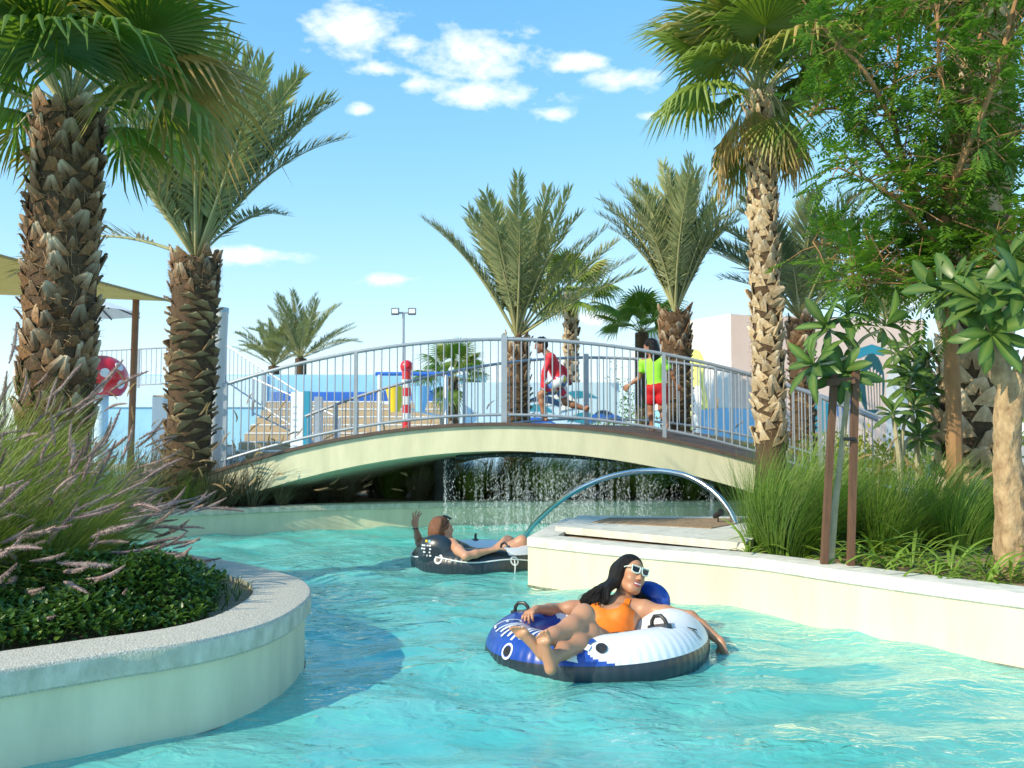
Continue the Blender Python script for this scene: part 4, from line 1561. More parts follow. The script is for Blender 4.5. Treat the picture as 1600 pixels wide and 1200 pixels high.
# shade sail, its post and the parasol
t = thing('shade_sail', 'beige fabric shade sail stretched behind the thick palm', 'shade sail', W(-120, 350, 17))
o0 = t.location.copy()
c = [W(-260, 330, 14), W(268, 471, 20), W(-150, 455, 22), W(-420, 400, 17)]
b = MB()
n = 10
vs = []
for i in range(n + 1):
    for j in range(n + 1):
        u, v = i / n, j / n
        p = c[0] * (1 - u) * (1 - v) + c[1] * u * (1 - v) + c[2] * u * v + c[3] * (1 - u) * v
        p.z -= .8 * u * (1 - u) * v * (1 - v) * 4 * .5
        vs.append(p - o0)
fs = [(i * (n + 1) + j, (i + 1) * (n + 1) + j, (i + 1) * (n + 1) + j + 1, i * (n + 1) + j + 1) for i in range(n) for j in range(n)]
b.add(vs, fs)
o = b.build('fabric', M_SAIL, t)
b = MB(); b.tube([p - o0 for p in (c[0], c[1])], .03, 6); b.build('edge_cable', M_SAIL, t)
p0 = W(204, 700, 20.2); p0.z = GZ
t = thing('sail_post', 'slim brown steel post holding the beige shade sail', 'post', p0)
b = MB(); b.tube([(0, 0, 0), W(213, 458, 20.2) - p0], .075, 12); b.build('shaft', M_RUST, t)
p0 = W(150, 700, 22); p0.z = GZ
t = thing('white_parasol', 'white parasol with dark ribs half hidden behind the thick palm', 'parasol', p0)
hub = W(140, 462, 22) - p0
b = MB(); b.tube([(0, 0, 0), hub], .035, 8); b.build('pole', M_BLACK, t)
rim = [hub + Vector((1.25 * math.cos(2 * PI * k / 8), 1.25 * math.sin(2 * PI * k / 8), -.42)) for k in range(8)]
b = MB(); b.add([hub] + rim, [(0, 1 + k, 1 + (k + 1) % 8) for k in range(8)]); b.build('canopy', M_WHITE, t, False)
for k in range(8):
    b = MB(); b.tube([hub + Vector((0, 0, -.02)), rim[k] + Vector((0, 0, -.02))], .018, 5); b.build('rib', M_BLACK, t)

# floodlight mast
p0 = W(629, 700, 40); p0.z = GZ
t = thing('floodlight_mast', 'tall grey mast with twin floodlights above the bridge railing', 'light pole', p0)
hm = W(629, 489, 40).z - GZ
b = MB(); b.tube([(0, 0, 0), (0, 0, hm)], [.09, .06], 10); b.build('mast', M_GALV, t)
b = MB(); b.box((0, 0, hm), (1.0, .08, .08)); b.build('crossarm', M_GALV, t, False)
for sx in (-.36, .4):
    b = MB(); b.box((sx, -.1, hm + .05), (.34, .16, .30)); o = b.build('floodlight', M_BLACK, t, False)
    b = MB(); b.box((sx, -.186, hm + .06), (.28, .01, .2)); b.build('lamp_glass', M_LAMP, o, False)

# striped pole with red ball
p0 = W(634, 770, 19); p0.z = GZ
t = thing('striped_pole', 'red and white striped pole topped by a red ball', 'play feature', p0)
ztop = W(635, 580, 19).z - GZ
ns = 13
for k in range(ns):
    z0, z1 = ztop * k / ns, ztop * (k + 1) / ns
    b = MB(); b.tube([(0, 0, z0 + .001), (0, 0, z1 - .001)], .095 if k % 2 else .098, 16); b.build('red_band' if k % 2 == 0 else 'white_band', M_RED if k % 2 == 0 else M_WHITE, t)
b = MB(); b.lathe([(max(.001, .14 * math.sin(PI * i / 12)), ztop + .1 - .14 * math.cos(PI * i / 12)) for i in range(13)], 20); b.build('ball', M_RED, t)

# dump buckets on a frame
for px, m, lab in ((618, M_YELLOW, 'yellow tipping bucket on the splash pad frame'), (657, M_LBLUE, 'blue tipping bucket on the splash pad frame')):
    c0 = W(px, 604, 22)
    t = thing('tipping_bucket', lab, 'bucket', (c0.x, c0.y, c0.z - .62))
    b = MB(); b.lathe([(.001, 0), (.11, .0), (.26, .62), (.245, .62), (.10, .03), (.001, .03)], 18); b.build('pail', m, t)
    b = MB(); b.tube([(-.30, 0, .5), (.30, 0, .5)], .02, 8); b.build('axle', M_BLUE, t)
c0 = W(592, 700, 22.2); c0.z = GZ
t = thing('bucket_frame', 'blue and white steel frame carrying the tipping buckets', 'frame', c0)
w = W(700, 0, 22.2).x - c0.x
hz = W(620, 584, 22.2).z - GZ
for x in (0, w):
    b = MB(); b.tube([(x, 0, 0), (x, 0, hz)], .045, 10); b.build('leg', M_WHITE, t)
b = MB(); b.tube([(-.1, 0, hz), (w + .1, 0, hz)], .05, 10); b.build('top_beam', M_BLUE, t)
b = MB(); b.tube([(0, 0, hz * .72), (w, 0, hz * .72 - .4)], .035, 8); b.build('brace', M_WHITE, t)

# height marker pillar and gate post
c0 = W(470, 700, 19.5); c0.z = GZ
t = thing('marker_pillar', 'square white pillar with teal side left of the bridge railing posts', 'pillar', c0)
hz = W(470, 613, 19.5).z - GZ
b = MB(); b.box((-.06, 0, hz / 2), (.27, .28, hz)); b.build('white_face', M_WHITE, t, False)
b = MB(); b.box((.14, 0, hz / 2 + .01), (.13, .28, hz + .02)); b.build('teal_face', M_TEAL, t, False)
for k in range(9):
    b = MB(); b.box((-.1, -.142, .45 + k * .14), (.07 if k % 2 else .1, .006, .012)); b.build('scale_mark', M_TEAL, t, False)
c0 = W(497, 700, 19); c0.z = GZ
t = thing('gate_post', 'short grey steel gate post right of the white pillar', 'post', c0)
b = MB(); b.box((0, 0, (W(0, 620, 19).z - GZ) / 2), (.16, .16, W(0, 620, 19).z - GZ)); b.build('shaft', M_GALV, t, False)

# wave painted wall behind the boy
t = thing('wave_wall', 'light blue low wall painted with dark blue and white waves behind the boy', 'wall', (W(880, 0, 20).x, 20, GZ))
x0, x1 = W(728, 0, 20).x - t.location.x, W(962, 0, 20).x - t.location.x
hz = W(0, 598, 20).z - GZ
b = MB(); b.box(((x0 + x1) / 2, 0, hz / 2), (x1 - x0, .3, hz)); b.build('wall_panel', M_PBLUE, t, False)
rw = random.Random(8)
for k in range(16):
    cx = rw.uniform(W(830, 0, 20).x, W(955, 0, 20).x) - t.location.x
    cz = rw.uniform(.75, hz - .1)
    L = rw.uniform(.3, .75)
    a0 = rw.uniform(.2, 1.1)
    P = []
    for i in range(9):
        u = i / 8
        P.append((cx - L * math.cos(a0 + 1.7 * u), cz + L * .7 * math.sin(a0 + 1.7 * u) - .3, .075 * math.sin(PI * u) + .004))
    vs = [(x, -.153 - .002 * k, min(hz - .02, z + w)) for x, z, w in P] + [(x, -.153 - .002 * k, min(hz - .04, z - w)) for x, z, w in P]
    b = MB(); b.add(vs, [(i, i + 1, 9 + i + 1, 9 + i) for i in range(8)]); b.build('painted_wave', (M_NAVY, M_BLUE, M_TEAL, M_WHITE)[k % 4], t, False)
t = thing('rear_wall', 'pale blue wall of the splash park behind the bridge railings', 'wall', (W(800, 0, 27).x, 27, GZ))
b = MB(); b.box((W(850, 0, 27).x - t.location.x, 0, (W(0, 600, 27).z - GZ) / 2), (5.6, .3, W(0, 600, 27).z - GZ)); b.build('wall_panel', M_PBLUE, t, False)

# ---- painted building
wa, wb_, wc = W(1008, 600, 22.8), W(1143, 600, 20.0), W(1446, 600, 21.0)
ht = W(1143, 490, 20).z
t = thing('painted_building', 'white and pink flat roofed building with colourful mural shapes', 'building', (wb_.x, wb_.y, GZ))
o0 = Vector((wb_.x, wb_.y, GZ))


def slab(A, Bq, h, m, name, th=.3):
    d = (Bq - A).xy.normalized()
    nrm = Vector((d.y, -d.x))
    b = MB()
    q = [A.xy, Bq.xy, Bq.xy - nrm * th, A.xy - nrm * th]
    b.prism([(p.x - o0.x, p.y - o0.y) for p in q], 0, h)
    return b.build(name, m, t, False)


slab(wa, wb_, ht - GZ, M_WHITE, 'white_wall')
slab(wb_ + Vector((.003, 0, 0)), wc, ht - GZ - .02, M_PINK, 'pink_wall')
b = MB(); b.prism([(wa.x - o0.x + .1, wa.y - o0.y + .35), (wb_.x - o0.x, wb_.y - o0.y + .35), (wc.x - o0.x - .1, wc.y - o0.y + .35), (wc.x - o0.x + .5, 8), (wa.x - o0.x + .5, 9)], .02, ht - GZ - .1)
b.build('roof_block', M_WHITE, t, False)


def mural(A, Bq, pts, m, lift=.006):
    """flat painted shape on the wall plane through A, B, outlined by photo pixels"""
    d = (Bq - A).xy.normalized()
    nrm = Vector((d.y, -d.x, 0))
    vs = []
    for px, py in pts:
        r = pdir(px, py)
        c0 = Vector((0, 0, CAM_H))
        k = (A - c0).dot(nrm) / r.dot(nrm)
        p = c0 + r * k
        p.z = max(p.z, GZ + .02)
        vs.append(p + nrm * lift - o0)
    b = MB(); b.add(vs, [tuple(range(len(vs)))]); b.build('mural_shape', m, t, False)


def ring(cx, cy, rx, ry, a0=0, a1=360, n=18):
    return [(cx + rx * math.cos(R(a0 + (a1 - a0) * i / n)), cy - ry * math.sin(R(a0 + (a1 - a0) * i / n))) for i in range(n + (0 if a1 - a0 == 360 else 1))]


mural(wa, wb_, ring(1021, 549, 11, 20), M_DTEAL)
mural(wa, wb_, ring(1024, 556, 5, 9), M_GREEN, .009)
mural(wa, wb_, ring(1013, 590, 9, 14), M_PINK)
mural(wa, wb_, [(1074, 700)] + ring(1087, 572, 14, 26, 180, 0, 10)[0:11] + [(1101, 600), (1108, 640), (1108, 700)], M_LIME)
mural(wa, wb_, [(1083, 700), (1083, 612)] + ring(1090, 612, 7, 10, 180, 0, 8) + [(1097, 700)], M_WHITE, .010)
mural(wa, wb_, [(1095, 700), (1095, 640), (1141, 637), (1141, 700)], M_LBLUE, .014)
mural(wa, wb_, [(1009, 700), (1009, 640), (1034, 642), (1034, 700)], M_LBLUE, .012)
mural(wa, wb_, ring(1014, 664, 9, 12), M_CORAL, .016)
mural(wa, wb_, [(1036, 560), (1052, 580), (1060, 640), (1050, 690), (1038, 640)], M_PBLUE)
mural(wb_, wc, [(1146, 700), (1146, 638), (1185, 640), (1185, 700)], M_LBLUE)
mural(wb_, wc, ring(1362, 600, 20, 48), M_DTEAL)
for k in range(6):
    mural(wb_, wc, [(1350 + k * 5, 575 + 4 * abs(k - 2)), (1353 + k * 5, 573 + 4 * abs(k - 2)), (1358 + k * 4, 640), (1355 + k * 4, 640)], M_PINK, .010)
mural(wb_, wc, [(1330, 560), (1340, 545), (1362, 538), (1384, 545), (1380, 556), (1360, 552), (1342, 560)], M_TEAL, .008)
mural(wb_, wc, [(1384, 700), (1384, 600)] + ring(1414, 600, 30, 34, 180, 0, 12) + [(1444, 700)], M_WHITE, .008)
mural(wb_, wc, ring(1318, 630, 16, 26), M_BLUE, .012)
mural(wb_, wc, ring(1283, 650, 14, 30), M_TEAL, .010)
mural(wb_, wc, ring(1437, 624, 7, 18), M_GREEN, .014)

# shrubs beyond the bridge
M_BUSH = mat('bush_leaf', (.11, .19, .03), (.20, .29, .06), scale=5, rough=.5, trans=.3)
M_BUSHY = mat('yellow_bush_leaf', (.40, .36, .03), (.28, .33, .05), scale=5, rough=.5, trans=.3)


def bush(label, base, rx, rz, n, m, seed, leaf=.07):
    t = thing('leafy_bush', label, 'bush', base)
    r = random.Random(seed)
    b = MB()
    for i in range(n):
        a, u = r.uniform(0, 2 * PI), r.uniform(-1, 1)
        q = r.random() ** .4 * (.8 + .3 * math.sin(a * 3 + seed) * math.sin(u * 4))
        s = math.sqrt(1 - u * u)
        p = Vector((rx * q * s * math.cos(a), rx * .8 * q * s * math.sin(a), rz * (1 + q * u)))
        M = Matrix.Translation(p) @ Euler((r.uniform(0, 6), r.uniform(0, 6), r.uniform(0, 6))).to_matrix().to_4x4()
        l = leaf * r.uniform(.6, 1.3)
        b.add([M @ Vector(v) for v in ((0, 0, 0), (l * .5, l * .28, .01), (l, 0, 0), (l * .5, -l * .28, .01))], [(0, 1, 2, 3)])
    o = b.build('foliage', m, t, False)
    o['kind'] = 'stuff'
    b = MB(); b.tube([(0, 0, 0), (.03, 0, rz)], [.04, .02], 6); b.build('trunk', M_BRANCH, t)


for i, (px, Y, rx, top, m, lab) in enumerate(((988, 18.5, .55, 598, M_BUSH, 'tall leafy bush between the boy and the girl'), (940, 19, .6, 640, M_BUSH, 'low bush below the painted waves'), (960, 24, .9, 560, M_BUSH, 'pale bush behind the railing left of the girl'),
                                              (1345, 11.8, .6, 665, M_BUSHY, 'yellow flowering bush behind the green grass'), (1420, 13, .8, 660, M_BUSH, 'green bush behind the frangipani at right'), (1490, 11.5, .8, 600, M_BUSH, 'dark bush left of the stout palm'),
                                              (1590, 10.5, 1.1, 520, M_BUSH, 'dark bush at the right edge behind the palm trunk'), (1290, 13.5, .7, 655, M_BUSH, 'low bush behind the right end of the bridge'))):
    z = W(px, top, Y).z - GZ
    bush(lab, (W(px, 0, Y).x, Y, GZ), rx, z / 2, 900, m, 60 + i)

# ================================================================== people: one continuous surface each, from a blended distance field
class Field:
    def __init__(s, lo, hi, h):
        s.lo = np.array(lo, float)
        s.h = h
        s.n = np.ceil((np.array(hi, float) - s.lo) / h).astype(int) + 1
        s.g = np.full(tuple(s.n), .5, np.float32)

    def _sub(s, lo, hi):
        a = np.maximum(0, np.floor((np.array(lo) - s.lo) / s.h).astype(int))
        b = np.minimum(s.n, np.ceil((np.array(hi) - s.lo) / s.h).astype(int) + 1)
        if np.any(b <= a):
            return None, None
        sl = tuple(slice(i, j) for i, j in zip(a, b))
        ax = [s.lo[k] + s.h * np.arange(a[k], b[k]) for k in range(3)]
        P = np.stack(np.meshgrid(*ax, indexing='ij'), -1)
        return sl, P

    def _blend(s, sl, d, k, cut):
        a = s.g[sl]
        if cut:
            d = -d
            hh = np.clip(.5 - .5 * (d - a) / k, 0, 1)
            s.g[sl] = a * hh + d * (1 - hh) + k * hh * (1 - hh) if False else np.maximum(a, d)
        else:
            hh = np.clip(.5 + .5 * (d - a) / k, 0, 1)
            s.g[sl] = d * (1 - hh) + a * hh - k * hh * (1 - hh)

    def cap(s, a, b, ra, rb=None, k=.02, flat=None):
        """tapered capsule; flat=(axis, factor) squashes it along a world direction"""
        a, b = np.array(a, float), np.array(b, float)
        rb = ra if rb is None else rb
        m = max(ra, rb) + k + 3 * s.h
        sl, P = s._sub(np.minimum(a, b) - m, np.maximum(a, b) + m)
        if sl is None:
            return
        ab = b - a
        t = np.clip(((P - a) @ ab) / max(1e-9, ab @ ab), 0, 1)
        v = P - (a + t[..., None] * ab)
        if flat is not None:
            ax = np.array(flat[0], float)
            ax /= np.linalg.norm(ax)
            c = v @ ax
            v = v + (c * (1 / flat[1] - 1))[..., None] * ax
        s._blend(sl, np.linalg.norm(v, axis=-1) - (ra + (rb - ra) * t), k, False)

    def chain(s, pts, rad, k=.02, flat=None):
        for i in range(len(pts) - 1):
            s.cap(pts[i], pts[i + 1], rad[i], rad[i + 1], k, flat)

    def ell(s, c, r, M=None, k=.02, cut=False):
        """ellipsoid; M = 3x3 rotation (columns are its axes)"""
        c, r = np.array(c, float), np.array(r, float)
        m = r.max() + k + 3 * s.h
        sl, P = s._sub(c - m, c + m)
        if sl is None:
            return
        q = P - c
        if M is not None:
            q = q @ np.array(M)
        k0 = np.linalg.norm(q / r, axis=-1)
        k1 = np.linalg.norm(q / (r * r), axis=-1) + 1e-9
        s._blend(sl, np.where(k0 < .05, -r.min(), k0 * (k0 - 1) / k1), k, cut)

    def mesh(s):
        """naive surface nets -> (verts, quads)"""
        g = s.g
        ins = g < 0
        cnt = np.zeros(tuple(s.n - 1), np.int8)
        off = [(i, j, l) for i in (0, 1) for j in (0, 1) for l in (0, 1)]
        for o in off:
            cnt += ins[o[0]:s.n[0] - 1 + o[0], o[1]:s.n[1] - 1 + o[1], o[2]:s.n[2] - 1 + o[2]]
        cells = np.argwhere((cnt > 0) & (cnt < 8))
        acc = np.zeros((len(cells), 3))
        num = np.zeros(len(cells))
        for a in off:
            for ax in range(3):
                if a[ax]:
                    continue
                b = list(a)
                b[ax] = 1
                va = g[cells[:, 0] + a[0], cells[:, 1] + a[1], cells[:, 2] + a[2]]
                vb = g[cells[:, 0] + b[0], cells[:, 1] + b[1], cells[:, 2] + b[2]]
                x = (va < 0) != (vb < 0)
                t = va[x] / (va[x] - vb[x])
                p = np.repeat(np.array([a], float), x.sum(), 0)
                p[:, ax] += t
                acc[x] += p
                num[x] += 1
        V = s.lo + s.h * (cells + acc / num[:, None])
        idx = np.full(tuple(s.n - 1), -1, np.int64)
        idx[cells[:, 0], cells[:, 1], cells[:, 2]] = np.arange(len(cells))
        F = []
        for ax in range(3):
            sl0 = [slice(1, -1)] * 3
            sl1 = [slice(1, -1)] * 3
            sl0[ax] = slice(0, -1)
            sl1[ax] = slice(1, None)
            e = np.argwhere(ins[tuple(sl0)] != ins[tuple(sl1)])
            base = e.copy()
            for q in range(3):
                if q != ax:
                    base[:, q] += 1
            u, v = [q for q in range(3) if q != ax]
            corners = []
            for du, dv in ((-1, -1), (0, -1), (0, 0), (-1, 0)):
                c = base.copy()
                c[:, u] += du
                c[:, v] += dv
                corners.append(idx[c[:, 0], c[:, 1], c[:, 2]])
            q4 = np.stack(corners, -1)
            inside0 = ins[base[:, 0], base[:, 1], base[:, 2]]
            flip = inside0 if ax != 1 else ~inside0
            q4[~flip] = q4[~flip][:, ::-1]
            F.append(q4)
        F = np.concatenate(F)
        return V, F[(F >= 0).all(1)]


def np_mesh(name, V, F, mats, smooth=True):
    me = bpy.data.meshes.new(name)
    me.from_pydata(V.tolist(), [], F.tolist())
    for m in mats if isinstance(mats, (list, tuple)) else [mats]:
        me.materials.append(m)
    me.polygons.foreach_set('use_smooth', [smooth] * len(me.polygons))
    me.update()
    return me


def garment(name, V, F, keep, m, parent, grow=.005, thick=.004):
    """clothing: the body surface where keep(verts) is true, lifted off the skin and given thickness"""
    ok = keep(V)
    f = F[ok[F].all(1)]
    used, inv = np.unique(f, return_inverse=True)
    f = inv.reshape(-1, 4)
    v = V[used]
    e1 = v[f[:, 2]] - v[f[:, 0]]
    e2 = v[f[:, 3]] - v[f[:, 1]]
    fn = np.cross(e1, e2)
    n = np.zeros_like(v)
    for k in range(4):
        np.add.at(n, f[:, k], fn)
    n /= np.linalg.norm(n, axis=1)[:, None] + 1e-12
    o = link(name, np_mesh(name, v + n * grow, f, m), parent)
    md = o.modifiers.new('thickness', 'SOLIDIFY')
    md.thickness = thick
    md.offset = -1
    return o


def skin_mat(name, c1, c2):
    m = mat(name, c1, c2, scale=5, rough=.42, bump=.03, bscale=90)
    b = m.node_tree.nodes['Principled BSDF']
    b.inputs['Subsurface Weight'].default_value = .12
    b.inputs['Subsurface Radius'].default_value = (.8, .3, .15)
    b.inputs['Subsurface Scale'].default_value = .012
    return m


M_SKIN = skin_mat('tan_skin', (.50, .255, .145), (.44, .215, .12))
M_SKIN2 = skin_mat('fair_skin', (.56, .30, .19), (.50, .26, .16))
M_SKINK = skin_mat('brown_skin', (.36, .18, .105), (.31, .15, .085))
M_HAIRB = mat('black_hair', (.004, .0035, .004), (.010, .008, .008), scale=60, rough=.45, spec=.25, bump=.5, bscale=120, stretch=(3, 3, .4))
M_HAIRR = mat('auburn_hair', (.13, .045, .018), (.24, .095, .035), scale=50, rough=.4, bump=.5, bscale=110, stretch=(3, 3, .4))
M_ORANGE = mat('orange_swimsuit', (.88, .20, .006), (.82, .175, .005), scale=40, rough=.6, bump=.05)
M_LIPS = mat('lips', (.45, .10, .09), (.40, .08, .08), rough=.35)
M_TEETH = mat('teeth', (.85, .84, .80), (.82, .80, .76), rough=.2)
M_FRAME = mat('mint_frame', (.62, .74, .66), (.58, .70, .62), rough=.3)
M_LENS = mat('dark_lens', (.006, .006, .010), (.01, .01, .014), rough=.06)
M_NAIL = mat('red_nail', (.5, .01, .03), (.45, .01, .02), rough=.2)


def hand_into(f, wrist, tipdir, palm_n, L=.17, curl=.5, k=.006, spread=.16, thumb_side=1, fr=.0082):
    """palm, four fingers of different length with two bends and a thumb from the side of the palm"""
    d = Vector(tipdir).normalized()
    n = (Vector(palm_n) - d * d.dot(Vector(palm_n))).normalized()      # the palm faces n
    s = d.cross(n) * thumb_side                                         # towards the thumb
    w = Vector(wrist)
    pl = L * .5
    f.cap(w, w + d * pl * .3, .023, .026, .02, (n, .7))
    for t in (-.9, -.3, .3, .9):
        f.cap(w + d * pl * .15 + s * t * .012, w + d * pl * .92 + s * t * .029, .016, .0125, .012)
    tips = []
    for i, (t, l) in enumerate(((.95, .44), (.32, .50), (-.32, .47), (-.95, .37))):
        p = w + d * pl * .92 + s * t * .029
        dd = (d + s * t * spread).normalized()
        seg = L * l
        pts, rad = [p], [fr * 1.12]
        ang = 0
        for j, q in enumerate((.45, .3, .25)):
            ang += curl * (.45, .75, .5)[j] * (1 + .12 * i)
            v = dd * math.cos(ang) + n * math.sin(ang)
            p = p + v * seg * q
            pts.append(p)
            rad.append(fr * (1.0, .92, .78)[j])
        f.chain(pts, rad, k)
        tips.append((pts[-1], (pts[-1] - pts[-2]).normalized(), n))
    p = w + d * pl * .22 + s * .024
    v1 = (d * .62 + s * .72 + n * .25).normalized()
    v2 = (d * .9 + s * .3 + n * .35).normalized()
    f.chain([p, p + v1 * L * .2, p + v1 * L * .2 + v2 * L * .17, p + v1 * L * .2 + v2 * L * .28], [.014, .0115, .010, .0085], .008)
    return tips


def foot_into(f, ankle, toe_dir, sole_n, L=.23, big=1, k=.004):
    """heel, instep, ball and five toes; sole faces sole_n, the big toe lies to the side big"""
    d = Vector(toe_dir).normalized()
    n = (Vector(sole_n) - d * d.dot(Vector(sole_n))).normalized()
    s = d.cross(n) * big
    a = Vector(ankle)
    q = L / .23
    heel = a + n * .045 * q - d * .040 * q
    ball = a + n * .040 * q + d * (L - .105 * q)
    f.cap(a, heel, .031 * q, .027 * q, .03)
    f.cap(heel, ball + s * .012 * q, .026 * q, .019 * q, .025, (n, .8))
    f.cap(a, ball - s * .006 * q, .032 * q, .018 * q, .03)
    f.cap(heel, ball - s * .022 * q, .021 * q, .015 * q, .02)
    f.cap(ball - s * .024 * q, ball + s * .026 * q, .0145 * q, .0185 * q, .012)
    for i, (t, l, r) in enumerate(((1, .062, .0125), (.38, .060, .0088), (-.1, .054, .0084), (-.56, .046, .008), (-1.0, .038, .0078))):
        p = ball + s * t * .037 * q + d * (.006 - .010 * max(0, -t)) * q
        f.chain([p, p + d * l * .6 * q - n * .004, p + d * l * q + n * .003], [r * 1.05 * q, r * q, r * .95 * q], k)


def head_into(f, c, F, sc=1.0):
    """F = 3x3 with columns right, back, up; face looks along -back"""
    def T(x, y, z):
        return Vector(c) + F @ (Vector((x, y, z)) * sc)
    A = np.array(F)
    f.ell(T(0, .018, .040), np.array((.072, .092, .080)) * sc, A, .02)
    f.ell(T(0, -.028, -.028), np.array((.060, .062, .078)) * sc, A, .03)
    f.ell(T(0, -.052, -.085), np.array((.030, .028, .026)) * sc, A, .035)
    for sx in (-1, 1):
        f.ell(T(sx * .037, -.056, -.028), np.array((.025, .026, .024)) * sc, A, .025)
        f.ell(T(sx * .03, -.075, .030), np.array((.024, .014, .010)) * sc, A, .015)
        f.ell(T(sx * .073, .012, -.008), np.array((.010, .018, .030)) * sc, A, .008)
        f.cap(T(sx * .045, .0, -.062), T(sx * .02, -.055, -.092), .022 * sc, .018 * sc, .03)
    f.cap(T(0, -.084, .026), T(0, -.103, -.022), .0085 * sc, .0125 * sc, .012)
    for sx in (-1, 1):
        f.ell(T(sx * .011, -.094, -.026), np.array((.009, .010, .008)) * sc, A, .006)
    return T


# ------------------------------------------------------------------ river tubes
M_TNAVY = mat('navy_vinyl', (.020, .034, .048), (.014, .024, .036), scale=6, rough=.32, coat=.25, bump=.06, bscale=14)
M_TBLUE = mat('blue_vinyl', (.018, .075, .40), (.012, .055, .32), scale=6, rough=.3, coat=.25, bump=.06, bscale=14)
M_TWHITE = mat('white_vinyl', (.80, .83, .86), (.72, .76, .80), scale=6, rough=.35, coat=.2, bump=.05, bscale=14)
TR, Tr = .475, .168


def torus_pt(u, v, lift=0.0, wr=0.0):
    r = Tr + lift
    return Vector(((TR + r * math.cos(v)) * math.cos(u), (TR + r * math.cos(v)) * math.sin(u), r * math.sin(v)))


def river_tube(label, loc, rz, tilt, colour_fn, mats):
    t = thing('river_tube', label, 'swim ring', loc, 0)
    t.rotation_euler = Euler((tilt[0], tilt[1], rz), 'XYZ')
    b = MB()
    nu, nv = 288, 88
    vs = []
    for i in range(nu):
        u = 2 * PI * i / nu
        for j in range(nv):
            v = 2 * PI * j / nv
            rib = .0022 * (math.cos(u * 72)) * max(0, math.cos(v - .15)) ** 3 + .004 * math.sin(u * 5 + 1)
            vs.append(torus_pt(u, v, rib))
    fs, mi = [], []
    for i in range(nu):
        for j in range(nv):
            i2, j2 = (i + 1) % nu, (j + 1) % nv
            b.f.append((i * nv + j, i2 * nv + j, i2 * nv + j2, i * nv + j2))
            b.mi.append(colour_fn(2 * PI * (i + .5) / nu, 2 * PI * (j + .5) / nv))
    b.v = [tuple(p) for p in vs]
    b.dry = [0.0] * len(vs)
    b.build('ring', mats, t, sharp=None)
    # mesh floor net
    b = MB(); b.lathe([(.001, -.10), (.31, -.085), (.33, -.06)], 32); b.build('floor_net', M_TNAVY, t)
    return t


def on_tube(t, name, m, u, v, shape, parent=None):
    """flat print on the tube: shape is a list of polygons in (du, dv) metres around (u, v)"""
    b = MB()
    for poly in shape:
        vs = []
        for x, y in poly:
            vv = v + y / Tr
            vs.append(torus_pt(u + x / (TR + Tr * math.cos(v)), vv, .0065))
        b.add(vs, [tuple(range(len(vs)))])
    return b.build(name, m, parent or t, False)


def disc(r, n=20):
    return [(r * math.cos(2 * PI * k / n), r * math.sin(2 * PI * k / n)) for k in range(n)]


def annulus(r0, r1, n=20):
    return [[(r * math.cos(2 * PI * q / n), r * math.sin(2 * PI * q / n)) for r, q in ((r0, k), (r1, k), (r1, k + 1), (r0, k + 1))] for k in range(n)]


def handle(t, u, v, rot=0):
    h = link('handle', None, t)
    bpy.data.objects.remove(h)
    c = torus_pt(u, v, .002)
    nrm = (c - Vector((TR * math.cos(u), TR * math.sin(u), 0))).normalized()
    M = Matrix.Translation(c) @ frame_of(nrm, Vector((math.cos(u + rot), math.sin(u + rot), 0))) 
    b = MB()
    b.tube([M @ Vector(p) for p in ((0, -.05, 0), (.028, -.042, 0), (.05, -.022, 0), (.05, .022, 0), (.028, .042, 0), (0, .05, 0))], .011, 8)
    o = b.build('handle', M_BLACK, t)
    b = MB(); b.add([M @ Vector((.004, .075 * math.cos(2 * PI * k / 20), .034 * math.sin(2 * PI * k / 20))) for k in range(20)] + [M @ Vector((-.02, .08 * math.cos(2 * PI * k / 20), .04 * math.sin(2 * PI * k / 20))) for k in range(20)],
                    [tuple(range(20))] + [(k, 20 + k, 20 + (k + 1) % 20, (k + 1) % 20) for k in range(20)])
    b.build('handle_patch', M_TNAVY, o, False)


def strip(a, b, w, n=7):
    a, b = Vector(a), Vector(b)
    return [seg_poly(a.lerp(b, i / n), a.lerp(b, (i + 1) / n), w)[0:4] for i in range(n)]


def seg_poly(a, b, w):
    a, b = Vector(a), Vector(b)
    n = Vector((-(b - a).y, (b - a).x)).normalized() * w / 2
    return [tuple(a + n), tuple(b + n), tuple(b - n), tuple(a - n)]


# ---- tube 1
C1 = Vector((.484, 5.25, .035))


def col1(u, v):
    s = math.sin(v)
    if math.cos(v) > -.2 and s < .26:
        return 0
    a = (math.degrees(u) + 360) % 360
    if s < -.3:
        return 0
    # blue on the left half, ragged edge, white on the right
    edge = 7 * math.sin(v * 3 + 1) + 3 * math.sin(v * 9) - 16 * (s - .6)
    return 1 if 118 + edge < a < 262 + edge else 2


t1 = river_tube('blue and white river tube carrying the woman in orange', C1, 0, (R(0), R(-2.5)), col1, [M_TNAVY, M_TBLUE, M_TWHITE])
UL = R(205)
on_tube(t1, 'valve', M_BLACK, R(216), R(28), [disc(.026)])
on_tube(t1, 'valve_ring', M_TWHITE, R(216), R(28), annulus(.032, .044))
on_tube(t1, 'valve', M_BLACK, R(268), R(48), [disc(.030)])
for u, v in ((196, 80), (207, 78), (218, 78), (229, 80)):
    on_tube(t1, 'letter_stroke', M_TWHITE, R(u), R(v), strip((-.03, -.085), (-.018, .095), .017) + strip((-.018, .095), (.022, -.07), .014) + strip((.022, -.07), (.034, .095), .017))
on_tube(t1, 'letter_stroke', M_TWHITE, R(184), R(80), strip((-.03, -.08), (-.03, .08), .016) + [seg_poly((-.03, .075), (.03, .075), .014), seg_poly((-.03, 0), (.022, 0), .014), seg_poly((-.03, -.075), (.03, -.075), .014)])
